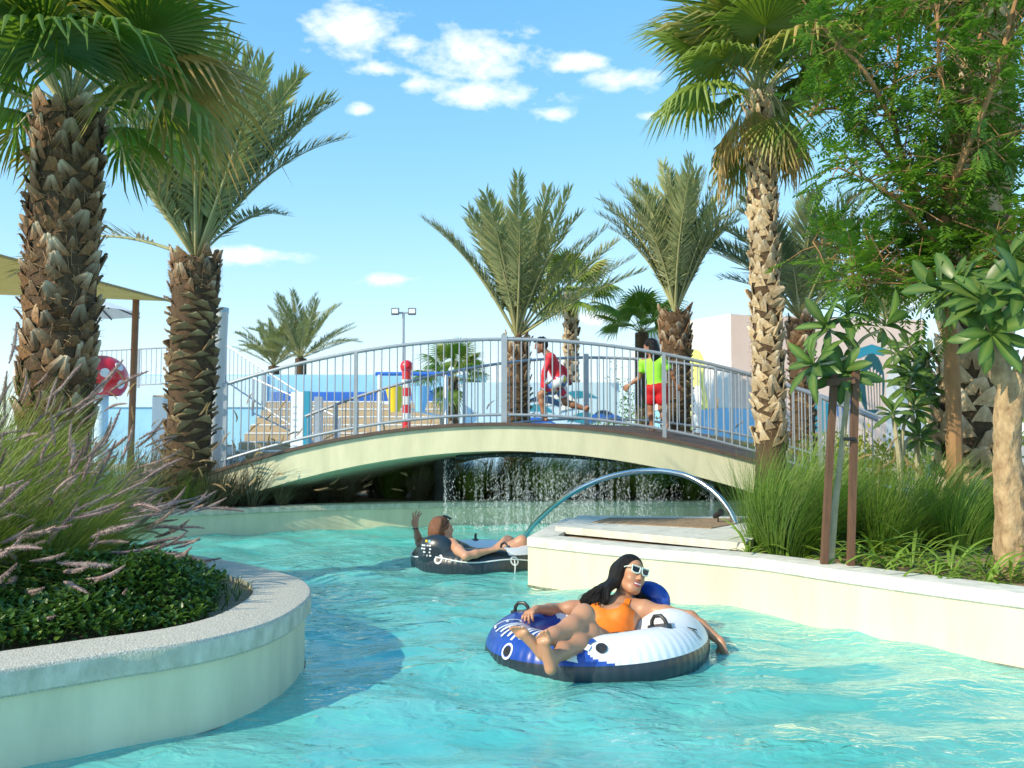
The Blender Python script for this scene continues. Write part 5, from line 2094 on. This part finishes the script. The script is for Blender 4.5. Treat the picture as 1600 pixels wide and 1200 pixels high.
on_tube(t1, 'letter_bar', M_TNAVY, R(285), R(112), [seg_poly((-.06, 0), (-.01, 0), .03), seg_poly((.02, 0), (.075, 0), .03)])
rq = random.Random(3)
for k in range(7):
    on_tube(t1, 'splash_print', M_TBLUE if k % 2 else M_TWHITE, R(256 + rq.uniform(-5, 8)), R(28 + 12 * k + rq.uniform(-5, 5)), [[(q * math.cos(2 * PI * i / 9) , q * .8 * math.sin(2 * PI * i / 9)) for i, q in enumerate([rq.uniform(.012, .04) for _ in range(9)])]])
on_tube(t1, 'tag_print', M_BLACK, R(331), R(52), [seg_poly((-.03, .02), (.03, -.02), .012), seg_poly((0, .0), (.0, -.07), .01)])
handle(t1, R(150), R(88), PI / 2)
handle(t1, R(317), R(100), PI / 2)
# headrest pillow
hp = W(1021, 938, 5.72) - C1
f = Field((hp.x - .25, hp.y - .2, -.05), (hp.x + .25, hp.y + .2, .4), .012)
Mh = frame_of(Vector((.75, -.62, 0))).to_3x3()
f.ell((hp.x - .02, hp.y, hp.z - .01), (.15, .065, .115), np.array(Mh), .02)
V, F_ = f.mesh()
link('headrest', np_mesh('headrest', V, F_, M_TBLUE), t1)

# ---- woman 1
HC = W(986, 899, 5.60)
HC1 = HC.copy()
fd = Vector((.46, -.86, .16)).normalized()
upv = Vector((.34, .08, 1))
rt = (-fd).cross(upv).normalized() * 1
upv = rt.cross(-fd).normalized()
HF = Matrix((rt, -fd, upv)).transposed()
f = Field((-.05, 4.35, -.2), (1.42, 5.9, .58), .0048)
T = head_into(f, HC, HF, .98)
neck = W(969, 946, 5.62)
f.chain([T(0, .03, -.05), HC.lerp(neck, .75), neck], [.050, .047, .056], .03)
pel = W(936, 1022, 5.24)
shR, shL = W(918, 949, 5.62), W(1010, 954, 5.48)
mid = (shR + shL) / 2
chest = mid.lerp(pel, .36)
waist = mid.lerp(pel, .68)
across = (shL - shR).normalized()
axis = (pel - mid).normalized()
front = axis.cross(across).normalized()
if front.y > 0:
    front = -front
A3 = np.array(Matrix((across, front, axis)).transposed())
f.cap(shR - across * -.02, shL - across * .02, .058, .058, .04)
f.ell(mid.lerp(pel, .18), (.150, .088, .12), A3, .05)
f.ell(chest, (.140, .095, .12), A3, .05)
f.ell(waist, (.118, .085, .13), A3, .06)
f.ell(pel, (.155, .105, .11), A3, .06)
for sx in (-1, 1):
    f.ell(chest + across * sx * .068 + front * .070 - axis * .015, (.062, .052, .064), A3, .035)
f.cap(neck, mid + front * .01, .055, .07, .05)
f.chain([shR + across * .015, neck - axis * .0], [.05, .045], .04)
f.chain([shL - across * .015, neck - axis * .0], [.05, .045], .04)
# collarbones
hipR, hipL = W(915, 1016, 5.18), W(953, 1021, 5.16)
knR, knL = W(912, 962, 4.84), W(921, 990, 4.82)
anR, anL = W(843, 1007, 4.56), W(862, 1030, 4.52)
for hip, kn, an in ((hipR, knR, anR), (hipL, knL, anL)):
    f.cap(hip, hip.lerp(kn, .5), .085, .074, .05)
    f.cap(hip.lerp(kn, .5), kn, .074, .054, .03)
    f.ell(kn, (.055, .055, .055), None, .03)
    calf = kn.lerp(an, .33) + Vector((.006, 0, -.014))
    f.chain([kn, calf, kn.lerp(an, .7), an], [.050, .052, .038, .032], .03)
foot_into(f, anR, Vector((-.62, -.10, .66)), Vector((-.50, -.80, -.25)), .195, -1)
foot_into(f, anL, Vector((-.22, -.12, .85)), Vector((-.42, -.86, -.1)), .195, 1)
# her left arm over the rim, hand trailing in the water
el_, wr = W(1079, 965, 5.34), W(1126, 1003, 5.22)
f.chain([shL, shL.lerp(el_, .45), el_], [.054, .046, .038], .03)
f.chain([el_, el_.lerp(wr, .35), wr], [.038, .036, .024], .02)
tips = hand_into(f, wr, W(1138, 1040, 5.17) - wr, Vector((-.7, -.3, -.2)), .165, .35, thumb_side=1)
# her right arm along the far rim to the handle
el2, wr2 = W(868, 953, 5.62), W(838, 952, 5.40)
f.chain([shR, shR.lerp(el2, .5), el2], [.052, .045, .037], .03)
f.chain([el2, el2.lerp(wr2, .35), wr2], [.037, .035, .024], .02)
hand_into(f, wr2, Vector((-.5, -.75, -.1)), Vector((.2, -.1, -1)), .16, .7, thumb_side=-1)
V, F_ = f.mesh()
w1 = thing('person', 'woman in orange swimsuit and mint sunglasses reclining in the blue and white tube', 'person', C1 * 1.0)
w1off = Matrix.Translation(-C1)
body = link('body', np_mesh('body', V, F_, M_SKIN), w1)
body.matrix_local = w1off

nmid, npel = np.array(mid), np.array(pel)
nax, nac, nfr = np.array(axis), np.array(across), np.array(front)
TL = np.linalg.norm(npel - nmid)


def suit(P):
    q = P - nmid
    a = q @ nax
    c = q @ nac
    d = q @ nfr
    inside = (np.abs(c) < .165) & (np.abs(d) < .17)
    low = (a > .135) & (a < TL + .10)
    neckline = np.where(d > 0, .135 - .9 * np.maximum(0, np.abs(c) - .048), .06)
    body_ = (a > neckline) & (np.abs(c) < .138 + .0 * a)
    strap = (np.abs(np.abs(c) - .083) < .017) & (a > -.07) & (a <= .16)
    # keep off the thighs and arms
    thigh = np.zeros(len(P), bool)
    for hip, kn in ((hipR, knR), (hipL, knL)):
        h0, k0 = np.array(hip), np.array(kn)
        ab = k0 - h0
        t = ((P - h0) @ ab) / (ab @ ab)
        thigh |= t > .18
    nh = np.linalg.norm(P - np.array(HC1), axis=1) > .165
    return nh & inside & ((body_ & low) | strap | ((a > .05) & (np.abs(c) < .135) & (a > neckline))) & ~thigh


sw = garment('swimsuit', V, F_, suit, M_ORANGE, w1, .006, .006)
sw.matrix_local = w1off
# face details
b = MB()
for zz, rr_ in ((-.0485, .0052), (-.0665, .0062)):
    b.tube([T(x, -.0905 + 7.5 * x * x, zz + 5.0 * x * x + (.003 if abs(x) < .004 and zz > -.05 else 0)) for x in np.linspace(-.027, .027, 9)], [rr_ * (1 - (abs(i - 4) / 4.6) ** 2) + .001 for i in range(9)], 8)
o = b.build('lips', M_LIPS, w1); o.matrix_local = w1off
b = MB()
xs = np.linspace(-.0235, .0235, 9)
vs = [T(x, -.0915 + 7.5 * x * x, -.051 + 5.0 * x * x) for x in xs] + [T(x, -.0915 + 7.5 * x * x, -.0635 + 9 * x * x) for x in xs]
b.add(vs, [(i, i + 1, 9 + i + 1, 9 + i) for i in range(8)])
o = b.build('teeth', M_TEETH, w1); o.matrix_local = w1off
g = MB()
lens = MB()
for sx in (-1, 1):
    cx = sx * .035
    out = [(-.029, .019), (.029, .021), (.027, -.012), (.014, -.022), (-.014, -.022), (-.026, -.012)]
    ov = [T(cx + x * (1 if sx > 0 else -1), -.101 + 2.2 * (cx + x * sx) ** 2 , .026 + z) for x, z in out]
    g.tube(ov + [ov[0]], .0050, 6)
    lens.add(ov, [tuple(range(6))])
    g.tube([T(sx * .066, -.089, .043), T(sx * .078, -.04, .036), T(sx * .080, .012, .022)], .0036, 6)
g.tube([T(-.008, -.102, .034), T(.008, -.102, .034)], .0042, 6)
gl_ = g.build('sunglasses', M_FRAME, w1); gl_.matrix_local = w1off
lens.build('lens', M_LENS, gl_, False)
b = MB()
e0 = T(-.080, .008, -.042)
b.lathe([(.001, -.009), (.008, -.006), (.009, 0), (.006, .007), (.001, .009)], 10, e0)
b.lathe([(.001, -.035), (.007, -.03), (.007, -.018), (.001, -.012)], 10, e0)
o = b.build('earring', M_BLUE, w1); o.matrix_local = w1off
b = MB()
for p, d, n in tips:
    M = Matrix.Translation(Vector(p) - n * .006) @ frame_of(d, n)
    b.box(M @ Vector((.003, 0, 0)), (.012, .009, .003), 0, M.to_3x3())
o = b.build('nail_polish', M_NAIL, w1, False); o.matrix_local = w1off
# hair
f = Field(tuple(HC - Vector((.36, .3, .32))), tuple(HC + Vector((.3, .3, .25))), .006)
A = np.array(HF)
f.ell(T(0, .034, .052), (.084, .094, .084), A, .02)
f.ell(T(0, .055, -.01), (.084, .075, .10), A, .03)
f.ell(T(0, -.125, -.035), (.066, .078, .125), A, .01, cut=True)      # leave the face free
f.ell(T(0, -.09, .06), (.050, .045, .055), A, .01, cut=True)
rh = random.Random(2)
sideL, sideR = [], []
for k in range(9):          # locks falling on her right (image left) shoulder and behind
    j = Vector((rh.gauss(0, .012), rh.gauss(0, .012), rh.gauss(0, .01)))
    pts = [T(-.06 + .004 * k, .0 + .012 * k, .085), T(-.084, .0 + .009 * k, .02), T(-.088, .012 + .008 * k, -.06),
           W(942, 922, 5.50 + .012 * k) + j, W(936 - 2.0 * k, 938, 5.46 + .014 * k) + j * 1.5, W(933 + 2.5 * k, 948 + k * .4, 5.46 + .012 * k) + j]
    f.chain([tuple(p) for p in spline(pts, 3)], [.020, .022, .024, .024, .024, .024, .024, .024, .024, .023, .021, .019, .017, .015, .012, .008], .012)
for k in range(6):
    j = Vector((rh.gauss(0, .01), rh.gauss(0, .01), rh.gauss(0, .01)))
    pts = [T(.055, .01 + .012 * k, .085), T(.083, .008 + .01 * k, .01), T(.080, .02 + .01 * k, -.07), W(1003 + 2 * k, 938, 5.62 + .012 * k) + j, W(1000 + 4 * k, 948, 5.64 + .012 * k) + j]
    f.chain([tuple(p) for p in spline(pts, 3)], [.018, .02, .02, .02, .02, .021, .021, .02, .019, .018, .016, .014, .012], .012)
V2, F2 = f.mesh()
hair1 = link('hair', np_mesh('hair', V2, F2, M_HAIRB), w1); hair1.matrix_local = w1off
b = MB()
for k in range(230):
    u = rh.random()
    j = Vector((rh.gauss(0, .014), rh.gauss(0, .014), rh.gauss(0, .008)))
    if k % 3:
        q = rh.uniform(0, 9)
        pts = [T(-.06 + .004 * q, .0 + .012 * q, .092) , T(-.094, .0 + .009 * q, .02), T(-.100, .012 + .008 * q, -.06),
               W(941, 922, 5.48 + .012 * q) + j, W(934 - 2.2 * q, 939, 5.44 + .014 * q) + j * 2, W(930 + 3 * q, 951 + q * .5, 5.44 + .012 * q) + j * 1.6]
    else:
        q = rh.uniform(0, 6)
        pts = [T(.055, .01 + .012 * q, .092), T(.093, .008 + .01 * q, .01), T(.090, .02 + .01 * q, -.07), W(1003 + 2 * q, 938, 5.60 + .012 * q) + j, W(1000 + 4 * q, 950, 5.62 + .012 * q) + j]
    P = spline(pts, 4)
    b.tube(P, [.0016] * (len(P) - 3) + [.0013, .0009, .0004], 4, cap=False)
o = b.build('hair_strands', M_HAIRB, w1); o.matrix_local = w1off
o['kind'] = 'stuff'

# ---- tube 2 and its rider (seen from behind, head to the left)
C2 = Vector((-.335, 8.75, .035))


def col2(u, v):
    s = math.sin(v)
    a = (math.degrees(u) + 360) % 360
    if s > .55 and math.cos(v) < .75 and not 150 < a < 300:
        return 2
    if math.cos(v) < -.2 and s > -.3:
        return 1
    return 0


t2 = river_tube('dark navy river tube with white rope carrying the auburn haired rider', C2, 0, (R(-2), R(1.5)), col2, [M_TNAVY, M_TBLUE, M_TWHITE])
b = MB()
b.tube([torus_pt(R(150 + 190 * i / 40), R(22 + 5 * math.sin(i * .45)), .007) for i in range(41)], .0065, 6)
b.build('rope', M_TWHITE, t2)
b = MB(); b.tube([torus_pt(R(304), R(25 - 8 * i), .007) for i in range(9)], .0055, 6); b.build('rope', M_TWHITE, t2)
for u in (238, 304, 190):
    on_tube(t2, 'grommet_ring', M_TWHITE, R(u), R(22), annulus(.03, .045))
    on_tube(t2, 'grommet', M_BLACK, R(u), R(22), [disc(.028)])
handle(t2, R(95), R(85), PI / 2)
handle(t2, R(310), R(115), PI / 2)
on_tube(t2, 'cup_print', M_TBLUE, R(60), R(80), [disc(.04)])
# headrest: puffed cushion standing on the near left rim
hp = W(682, 862, 8.33) - C2
Mh = frame_of(Vector((1, -.35, 0))).to_3x3()
f = Field((hp.x - .3, hp.y - .3, 0), (hp.x + .3, hp.y + .3, .55), .012)
f.ell(hp, (.170, .095, .135), np.array(Mh), .02)
f.ell(hp + Vector((0, .0, -.08)), (.185, .09, .08), np.array(Mh), .04)
V, F_ = f.mesh()
hr = link('headrest', np_mesh('headrest', V, F_, M_TNAVY), t2)
rq = random.Random(6)


def on_cushion(x, z, w, h, m, name):
    y = -.10 * math.sqrt(max(.05, 1 - (x / .170) ** 2 - (z / .135) ** 2)) - .004
    M = Matrix.Translation(hp + Mh @ Vector((x, y, z)))
    b = MB(); b.box((0, 0, 0), (w, .004, h), 0, Mh)
    o = b.build(name, m, hr, False)
    o.location = hp + Mh @ Vector((x, y, z))


on_cushion(-.075, .075, .022, .022, M_YELLOW, 'warning_triangle')
on_cushion(-.040, .075, .022, .022, M_LBLUE, 'warning_circle')
for r_ in range(5):
    for c_ in range(4):
        if rq.random() < .8:
            on_cushion(-.115 + .030 * c_ + rq.uniform(-.004, .004), .035 - .030 * r_, rq.uniform(.012, .022), .014, M_TWHITE, 'print_mark')

w2 = thing('person', 'auburn haired woman seen from behind raising one hand in the navy tube', 'person', C2)
off2 = Matrix.Translation(-C2)
HC = W(692, 827, 8.50)
fd = Vector((.86, .50, .05)).normalized()
upv = Vector((.05, .0, 1))
rt = (-fd).cross(upv).normalized()
upv = rt.cross(-fd).normalized()
HF = Matrix((rt, -fd, upv)).transposed()
f = Field((-1.1, 7.85, -.25), (.45, 9.35, .62), .007)
T = head_into(f, HC, HF, .96)
neck = HC + Vector((.0, .03, -.15))
f.chain([T(0, .03, -.05), neck], [.05, .055], .03)
pel = Vector((-.28, 8.80, .02))
shR, shL = W(706, 851, 8.36), W(672, 848, 8.70)
mid = (shR + shL) / 2
across = (shL - shR).normalized()
axis = (pel - mid).normalized()
front = axis.cross(across).normalized()
A3 = np.array(Matrix((across, front, axis)).transposed())
f.cap(shR, shL, .055, .055, .04)
f.cap(neck, mid, .052, .075, .04)
for t_, r_ in ((.2, (.145, .09, .11)), (.45, (.13, .09, .12)), (.75, (.12, .09, .12)), (1.0, (.155, .11, .11))):
    f.ell(mid.lerp(pel, t_), r_, A3, .05)
for hip, kn, an in ((pel + Vector((.02, -.08, 0)), W(815, 846, 8.72), Vector((.33, 8.95, .05))), (pel + Vector((.05, .08, 0)), W(793, 846, 9.0), Vector((.25, 9.2, .08)))):
    f.cap(hip, kn, .085, .056, .05)
    f.chain([kn, kn.lerp(an, .4), an], [.052, .05, .034], .03)
    foot_into(f, an, Vector((.8, .3, .35)), Vector((.3, .1, -.9)), .2)
el_, wr = W(728, 869, 8.06), W(766, 860, 8.16)
f.chain([shR, shR.lerp(el_, .5), el_], [.053, .045, .038], .03)
f.chain([el_, el_.lerp(wr, .4), wr], [.038, .036, .024], .02)
hand_into(f, wr, Vector((.9, .25, .12)), Vector((0, -.2, -1)), .165, .3, thumb_side=1)
el_, wr = W(655, 848, 8.75), W(649, 824, 8.62)
f.chain([shL, shL.lerp(el_, .5), el_], [.05, .044, .036], .03)
f.chain([el_, el_.lerp(wr, .4), wr], [.036, .034, .023], .02)
hand_into(f, wr, Vector((.05, -.05, 1)), Vector((.75, -.65, .1)), .18, .3, spread=.5, thumb_side=-1)
V, F_ = f.mesh()
o = link('body', np_mesh('body', V, F_, M_SKIN2), w2); o.matrix_local = off2
nmid, nax, nac = np.array(mid), np.array(axis), np.array(across)
o = garment('swimsuit', V, F_, lambda P: (((P - nmid) @ nax) > .12) & (np.abs((P - nmid) @ nac) < .16) & (((P - nmid) @ nax) < .42) & (P[:, 0] < -.2), M_TNAVY, w2); o.matrix_local = off2
f = Field(tuple(HC - Vector((.3, .3, .32))), tuple(HC + Vector((.3, .3, .25))), .007)
A = np.array(HF)
f.ell(T(0, .034, .045), (.086, .095, .086), A, .02)
f.ell(T(0, .06, -.02), (.084, .07, .10), A, .03)
f.ell(T(0, -.12, -.03), (.066, .075, .12), A, .01, cut=True)
for k in range(12):
    x = -.07 + .0127 * k
    y0 = .10 - 6 * x * x
    pts = [T(x * .9, y0 * .7, .10), T(x * 1.15, y0 + .015, .02), T(x * 1.15, y0 + .02, -.07), T(x * 1.1 + rh.gauss(0, .008), y0 + .01, -.15)]
    f.chain([tuple(p) for p in spline(pts, 3)], [.02, .022, .024, .024, .024, .023, .021, .019, .017, .012], .012)
for k in range(4):
    pts = [T(.05, -.01 + .01 * k, .09), T(.082, -.015 + .015 * k, .0), T(.08, -.01 + .015 * k, -.09), T(.07, -.02 + .01 * k, -.18)]
    f.chain([tuple(p) for p in spline(pts, 3)], [.016] * 8 + [.012, .008], .012)
V2, F2 = f.mesh()
o = link('hair', np_mesh('hair', V2, F2, M_HAIRR), w2); o.matrix_local = off2
g = MB()
for sx in (-1, 1):
    ov = [T(sx * .034 + x, -.045 - 0 * z, .128 + z * .3 - abs(sx * .034 + x) * .35 + .0) + F_off for x, z in ((-.027, .03), (.027, .03), (.022, -.03), (-.022, -.03)) for F_off in (HF @ Vector((0, z * .8, 0)),)]
    g.tube(ov + [ov[0]], .005, 6)
    g.add(ov, [(0, 1, 2, 3)])
    g.tube([T(sx * .066, -.05, .105), T(sx * .088, .01, .06), T(sx * .09, .05, .03)], .004, 6)
o = g.build('sunglasses', M_LENS, w2); o.matrix_local = off2
b = MB()
b.tube([W(649, 826, 8.62) + Vector((.027 * math.cos(a), .027 * math.sin(a), 0)) for a in np.linspace(0, 2 * PI, 13)], .005, 6)
o = b.build('bracelet', M_BLACK, w2); o.matrix_local = off2


# ------------------------------------------------------------------ children on the bridge
def kid(label, foot, Hh, joints, hairfn, top, bottom, mtop, mbot, facing, hair_m, vox=.0085):
    """joints: dict of offsets from the foot point in metres (x right, y away, z up)"""
    J = {k: Vector(v) + foot for k, v in joints.items()}
    t = thing('person', label, 'person', foot)
    off = Matrix.Translation(-foot)
    allp = list(J.values())
    lo = Vector([min(p[i] for p in allp) for i in range(3)]) - Vector((.22, .22, .12))
    hi = Vector([max(p[i] for p in allp) for i in range(3)]) + Vector((.22, .22, .22))
    f = Field(tuple(lo), tuple(hi), vox)
    fd = Vector(facing).normalized()
    up = (J['head'] - J['neck']).normalized()
    rt = (-fd).cross(up).normalized()
    up2 = rt.cross(-fd).normalized()
    HF = Matrix((rt, -fd, up2)).transposed()
    T = head_into(f, J['head'], HF, .88)
    f.chain([T(0, .02, -.05), J['neck']], [.04, .045], .02)
    ac = (J['shL'] - J['shR']).normalized()
    mid = (J['shL'] + J['shR']) / 2
    ax = (J['pel'] - mid).normalized()
    fr = ax.cross(ac).normalized()
    A3 = np.array(Matrix((ac, fr, ax)).transposed())
    f.cap(J['shL'], J['shR'], .05, .05, .04)
    f.cap(J['neck'], mid, .045, .06, .04)
    for t_, r_ in ((.15, (.125, .078, .10)), (.4, (.118, .08, .11)), (.7, (.108, .078, .11)), (1.0, (.118, .088, .09))):
        f.ell(mid.lerp(J['pel'], t_), r_, A3, .05)
    for s in 'RL':
        f.chain([J['sh' + s], J['sh' + s].lerp(J['el' + s], .5), J['el' + s]], [.046, .038, .031], .025)
        f.chain([J['el' + s], J['el' + s].lerp(J['wr' + s], .4), J['wr' + s]], [.031, .029, .020], .02)
        hand_into(f, J['wr' + s], J['wr' + s] - J['el' + s] + Vector((0, 0, -.05)), Vector((.3, .2, 0.1)), .12, .6, .005, thumb_side=1 if s == 'R' else -1, fr=.0085)
        f.chain([J['hip' + s], J['hip' + s].lerp(J['kn' + s], .5), J['kn' + s]], [.075, .063, .047], .04)
        f.chain([J['kn' + s], J['kn' + s].lerp(J['an' + s], .35), J['an' + s]], [.045, .046, .029], .03)
        foot_into(f, J['an' + s], J['toe' + s], J['sole' + s], .17, 1 if s == 'L' else -1)
    V, F_ = f.mesh()
    o = link('body', np_mesh('body', V, F_, M_SKINK), t); o.matrix_local = off
    for nm, fn, m, gw in (('shirt', top, mtop, .009), ('shorts', bottom, mbot, .014)):
        o = garment(nm, V, F_, lambda P: fn(P, J, np.array(mid), np.array(ax), np.array(ac)), m, t, gw, .006)
        o.matrix_local = off
    f = Field(tuple(J['head'] - Vector((.25, .25, .4))), tuple(J['head'] + Vector((.25, .25, .25))), .008)
    A = np.array(HF)
    hairfn(f, T, A)
    V2, F2 = f.mesh()
    o = link('hair', np_mesh('hair', V2, F2, hair_m), t); o.matrix_local = off
    return t


def seg_t(P, a, b):
    a, b = np.array(a), np.array(b)
    ab = b - a
    t = ((P - a) @ ab) / (ab @ ab)
    d = np.linalg.norm(P - (a + np.clip(t, 0, 1)[:, None] * ab), axis=1)
    return t, d


def shirt_long(P, J, mid, ax, ac):
    a = (P - mid) @ ax
    tl = np.linalg.norm(np.array(J['pel']) - mid)
    k = (a > -.045) & (a < tl + .02) & (np.abs((P - mid) @ ac) < .21) & (np.linalg.norm(P - np.array(J['head']), axis=1) > .155)
    for s in 'RL':
        t, d = seg_t(P, J['sh' + s], J['el' + s])
        k |= (d < .07) & (t > -.1) & (t < 1.1)
        t, d = seg_t(P, J['el' + s], J['wr' + s])
        k |= (d < .055) & (t > -.1) & (t < .9)
    for s in 'RL':
        t, d = seg_t(P, J['hip' + s], J['kn' + s])
        k &= ~((d < .1) & (t > .25))
    return k


def shirt_short(P, J, mid, ax, ac):
    a = (P - mid) @ ax
    tl = np.linalg.norm(np.array(J['pel']) - mid)
    k = (a > -.045) & (a < tl + .0) & (np.abs((P - mid) @ ac) < .15) & (np.linalg.norm(P - np.array(J['head']), axis=1) > .155)
    for s in 'RL':
        t, d = seg_t(P, J['sh' + s], J['el' + s])
        k |= (d < .07) & (t > -.15) & (t < .62)
        t, d = seg_t(P, J['el' + s], J['wr' + s])
        k &= ~((d < .06) & (t > -.1))
    return k


def shorts_fn(P, J, mid, ax, ac):
    a = (P - mid) @ ax
    tl = np.linalg.norm(np.array(J['pel']) - mid)
    k = (a > tl - .05) & (a < tl + .16) & (np.linalg.norm(P - np.array(J['pel']), axis=1) < .2)
    for s in 'RL':
        t, d = seg_t(P, J['hip' + s], J['kn' + s])
        k |= (d < .11) & (t > -.05) & (t < .78)
        t, d = seg_t(P, J['el' + s], J['wr' + s])
        k &= ~((d < .055) & (t > -.3) & (t < 1.6))
    return k


def short_hair(f, T, A):
    f.ell(T(0, .03, .05), np.array((.084, .1, .088)) * .88, A, .02)
    f.ell(T(0, .06, 0), np.array((.08, .065, .08)) * .88, A, .02)
    f.ell(T(0, -.13, -.035), np.array((.075, .075, .115)) * .88, A, .01, cut=True)
    rh = random.Random(4)
    for k in range(24):
        a = T(rh.uniform(-.06, .06), rh.uniform(-.04, .06), .105)
        f.cap(a, a + Vector((rh.gauss(0, .02), rh.gauss(0, .02), .012 + rh.random() * .02)), .014, .004, .01)
    for k in range(7):
        f.cap(T(-.05 + .016 * k, -.045, .11), T(-.055 + .018 * k, -.09, .07), .016, .006, .01)


def long_hair(f, T, A):
    f.ell(T(0, .03, .05), np.array((.088, .1, .09)) * .88, A, .02)
    f.ell(T(0, -.13, -.035), np.array((.07, .075, .115)) * .88, A, .01, cut=True)
    for k in range(13):
        x = -.085 + .0142 * k
        y0 = .085 - 7 * x * x
        f.chain([tuple(p) for p in spline([T(x * .8, y0 * .6, .10), T(x, y0 + .02, .0), T(x * 1.1, y0 + .03, -.12), T(x * 1.15, y0 + .03, -.24)], 3)], [.026] * 8 + [.02, .012], .012)


M_RASH = mat('red_rash_shirt', (.75, .022, .045), (.68, .018, .035), scale=20, rough=.6, bump=.05)
M_LIMET = mat('lime_shirt', (.36, .85, .06), (.32, .78, .05), scale=20, rough=.7, bump=.05)
M_REDSH = mat('red_shorts', (.55, .006, .012), (.48, .005, .01), scale=20, rough=.7, bump=.08)
m = bpy.data.materials.new('patterned_shorts')
m.use_nodes = True
N, L = m.node_tree.nodes, m.node_tree.links
vo = N.new('ShaderNodeTexVoronoi'); vo.inputs['Scale'].default_value = 13
tc = N.new('ShaderNodeTexCoord'); L.new(tc.outputs['Object'], vo.inputs['Vector'])
rp = N.new('ShaderNodeValToRGB'); rp.color_ramp.interpolation = 'CONSTANT'
for i, (p_, c_) in enumerate(((0, (.7, .75, .8)), (.25, (.75, .55, .03)), (.45, (.65, .03, .08)), (.62, (.06, .2, .5)), (.8, (.8, .8, .8)))):
    e = rp.color_ramp.elements[i] if i < 2 else rp.color_ramp.elements.new(p_)
    e.position = p_
    e.color = (*c_, 1)
sx_ = N.new('ShaderNodeSeparateColor'); L.new(vo.outputs['Color'], sx_.inputs[0]); L.new(sx_.outputs[0], rp.inputs['Fac'])
L.new(rp.outputs[0], N['Principled BSDF'].inputs['Base Color'])
M_PATT = m

# boy, running bent forward to the left
ft = bp(.06, .35)
kid('boy in red long sleeved shirt and patterned shorts running on the footbridge', ft, 1.3, dict(
    head=(-.03, 0, 1.10), neck=(.06, .01, .98), shR=(.10, -.13, .93), shL=(.10, .14, .92), pel=(.24, 0, .60), elR=(.02, -.17, .72), wrR=(.0, -.15, .56), elL=(.30, .20, .78), wrL=(.36, .16, .64),
    hipR=(.22, -.075, .58), hipL=(.24, .075, .58), knR=(-.03, -.07, .40), anR=(.02, -.07, .075), toeR=(-1, 0, -.05), soleR=(0, 0, -1), knL=(.32, .07, .30), anL=(.62, .07, .20), toeL=(.35, 0, -.95), soleL=(.9, 0, .3)),
    short_hair, shirt_long, shorts_fn, M_RASH, M_PATT, (-.95, -.15, -.25), M_HAIRB)
# girl, walking away to the left
ft = bp(1.68, .30)
kid('girl in lime green shirt and red shorts walking on the footbridge', ft, 1.35, dict(
    head=(-.06, 0, 1.19), neck=(-.02, .0, 1.04), shR=(.11, -.05, .98), shL=(-.15, .04, .98), pel=(.03, 0, .63), elR=(.25, -.02, .82), wrR=(.32, .04, .66), elL=(-.20, .10, .76), wrL=(-.34, .14, .66),
    hipR=(.10, -.02, .60), hipL=(-.03, .03, .60), knR=(.10, .0, .33), anR=(.16, -.07, .075), toeR=(-.6, .75, -.15), soleR=(0, 0, -1), knL=(-.04, .08, .34), anL=(-.02, .10, .07), toeL=(-.8, .6, 0), soleL=(0, 0, -1)),
    long_hair, shirt_short, shorts_fn, M_LIMET, M_REDSH, (-.8, .55, -.1), M_HAIRB)
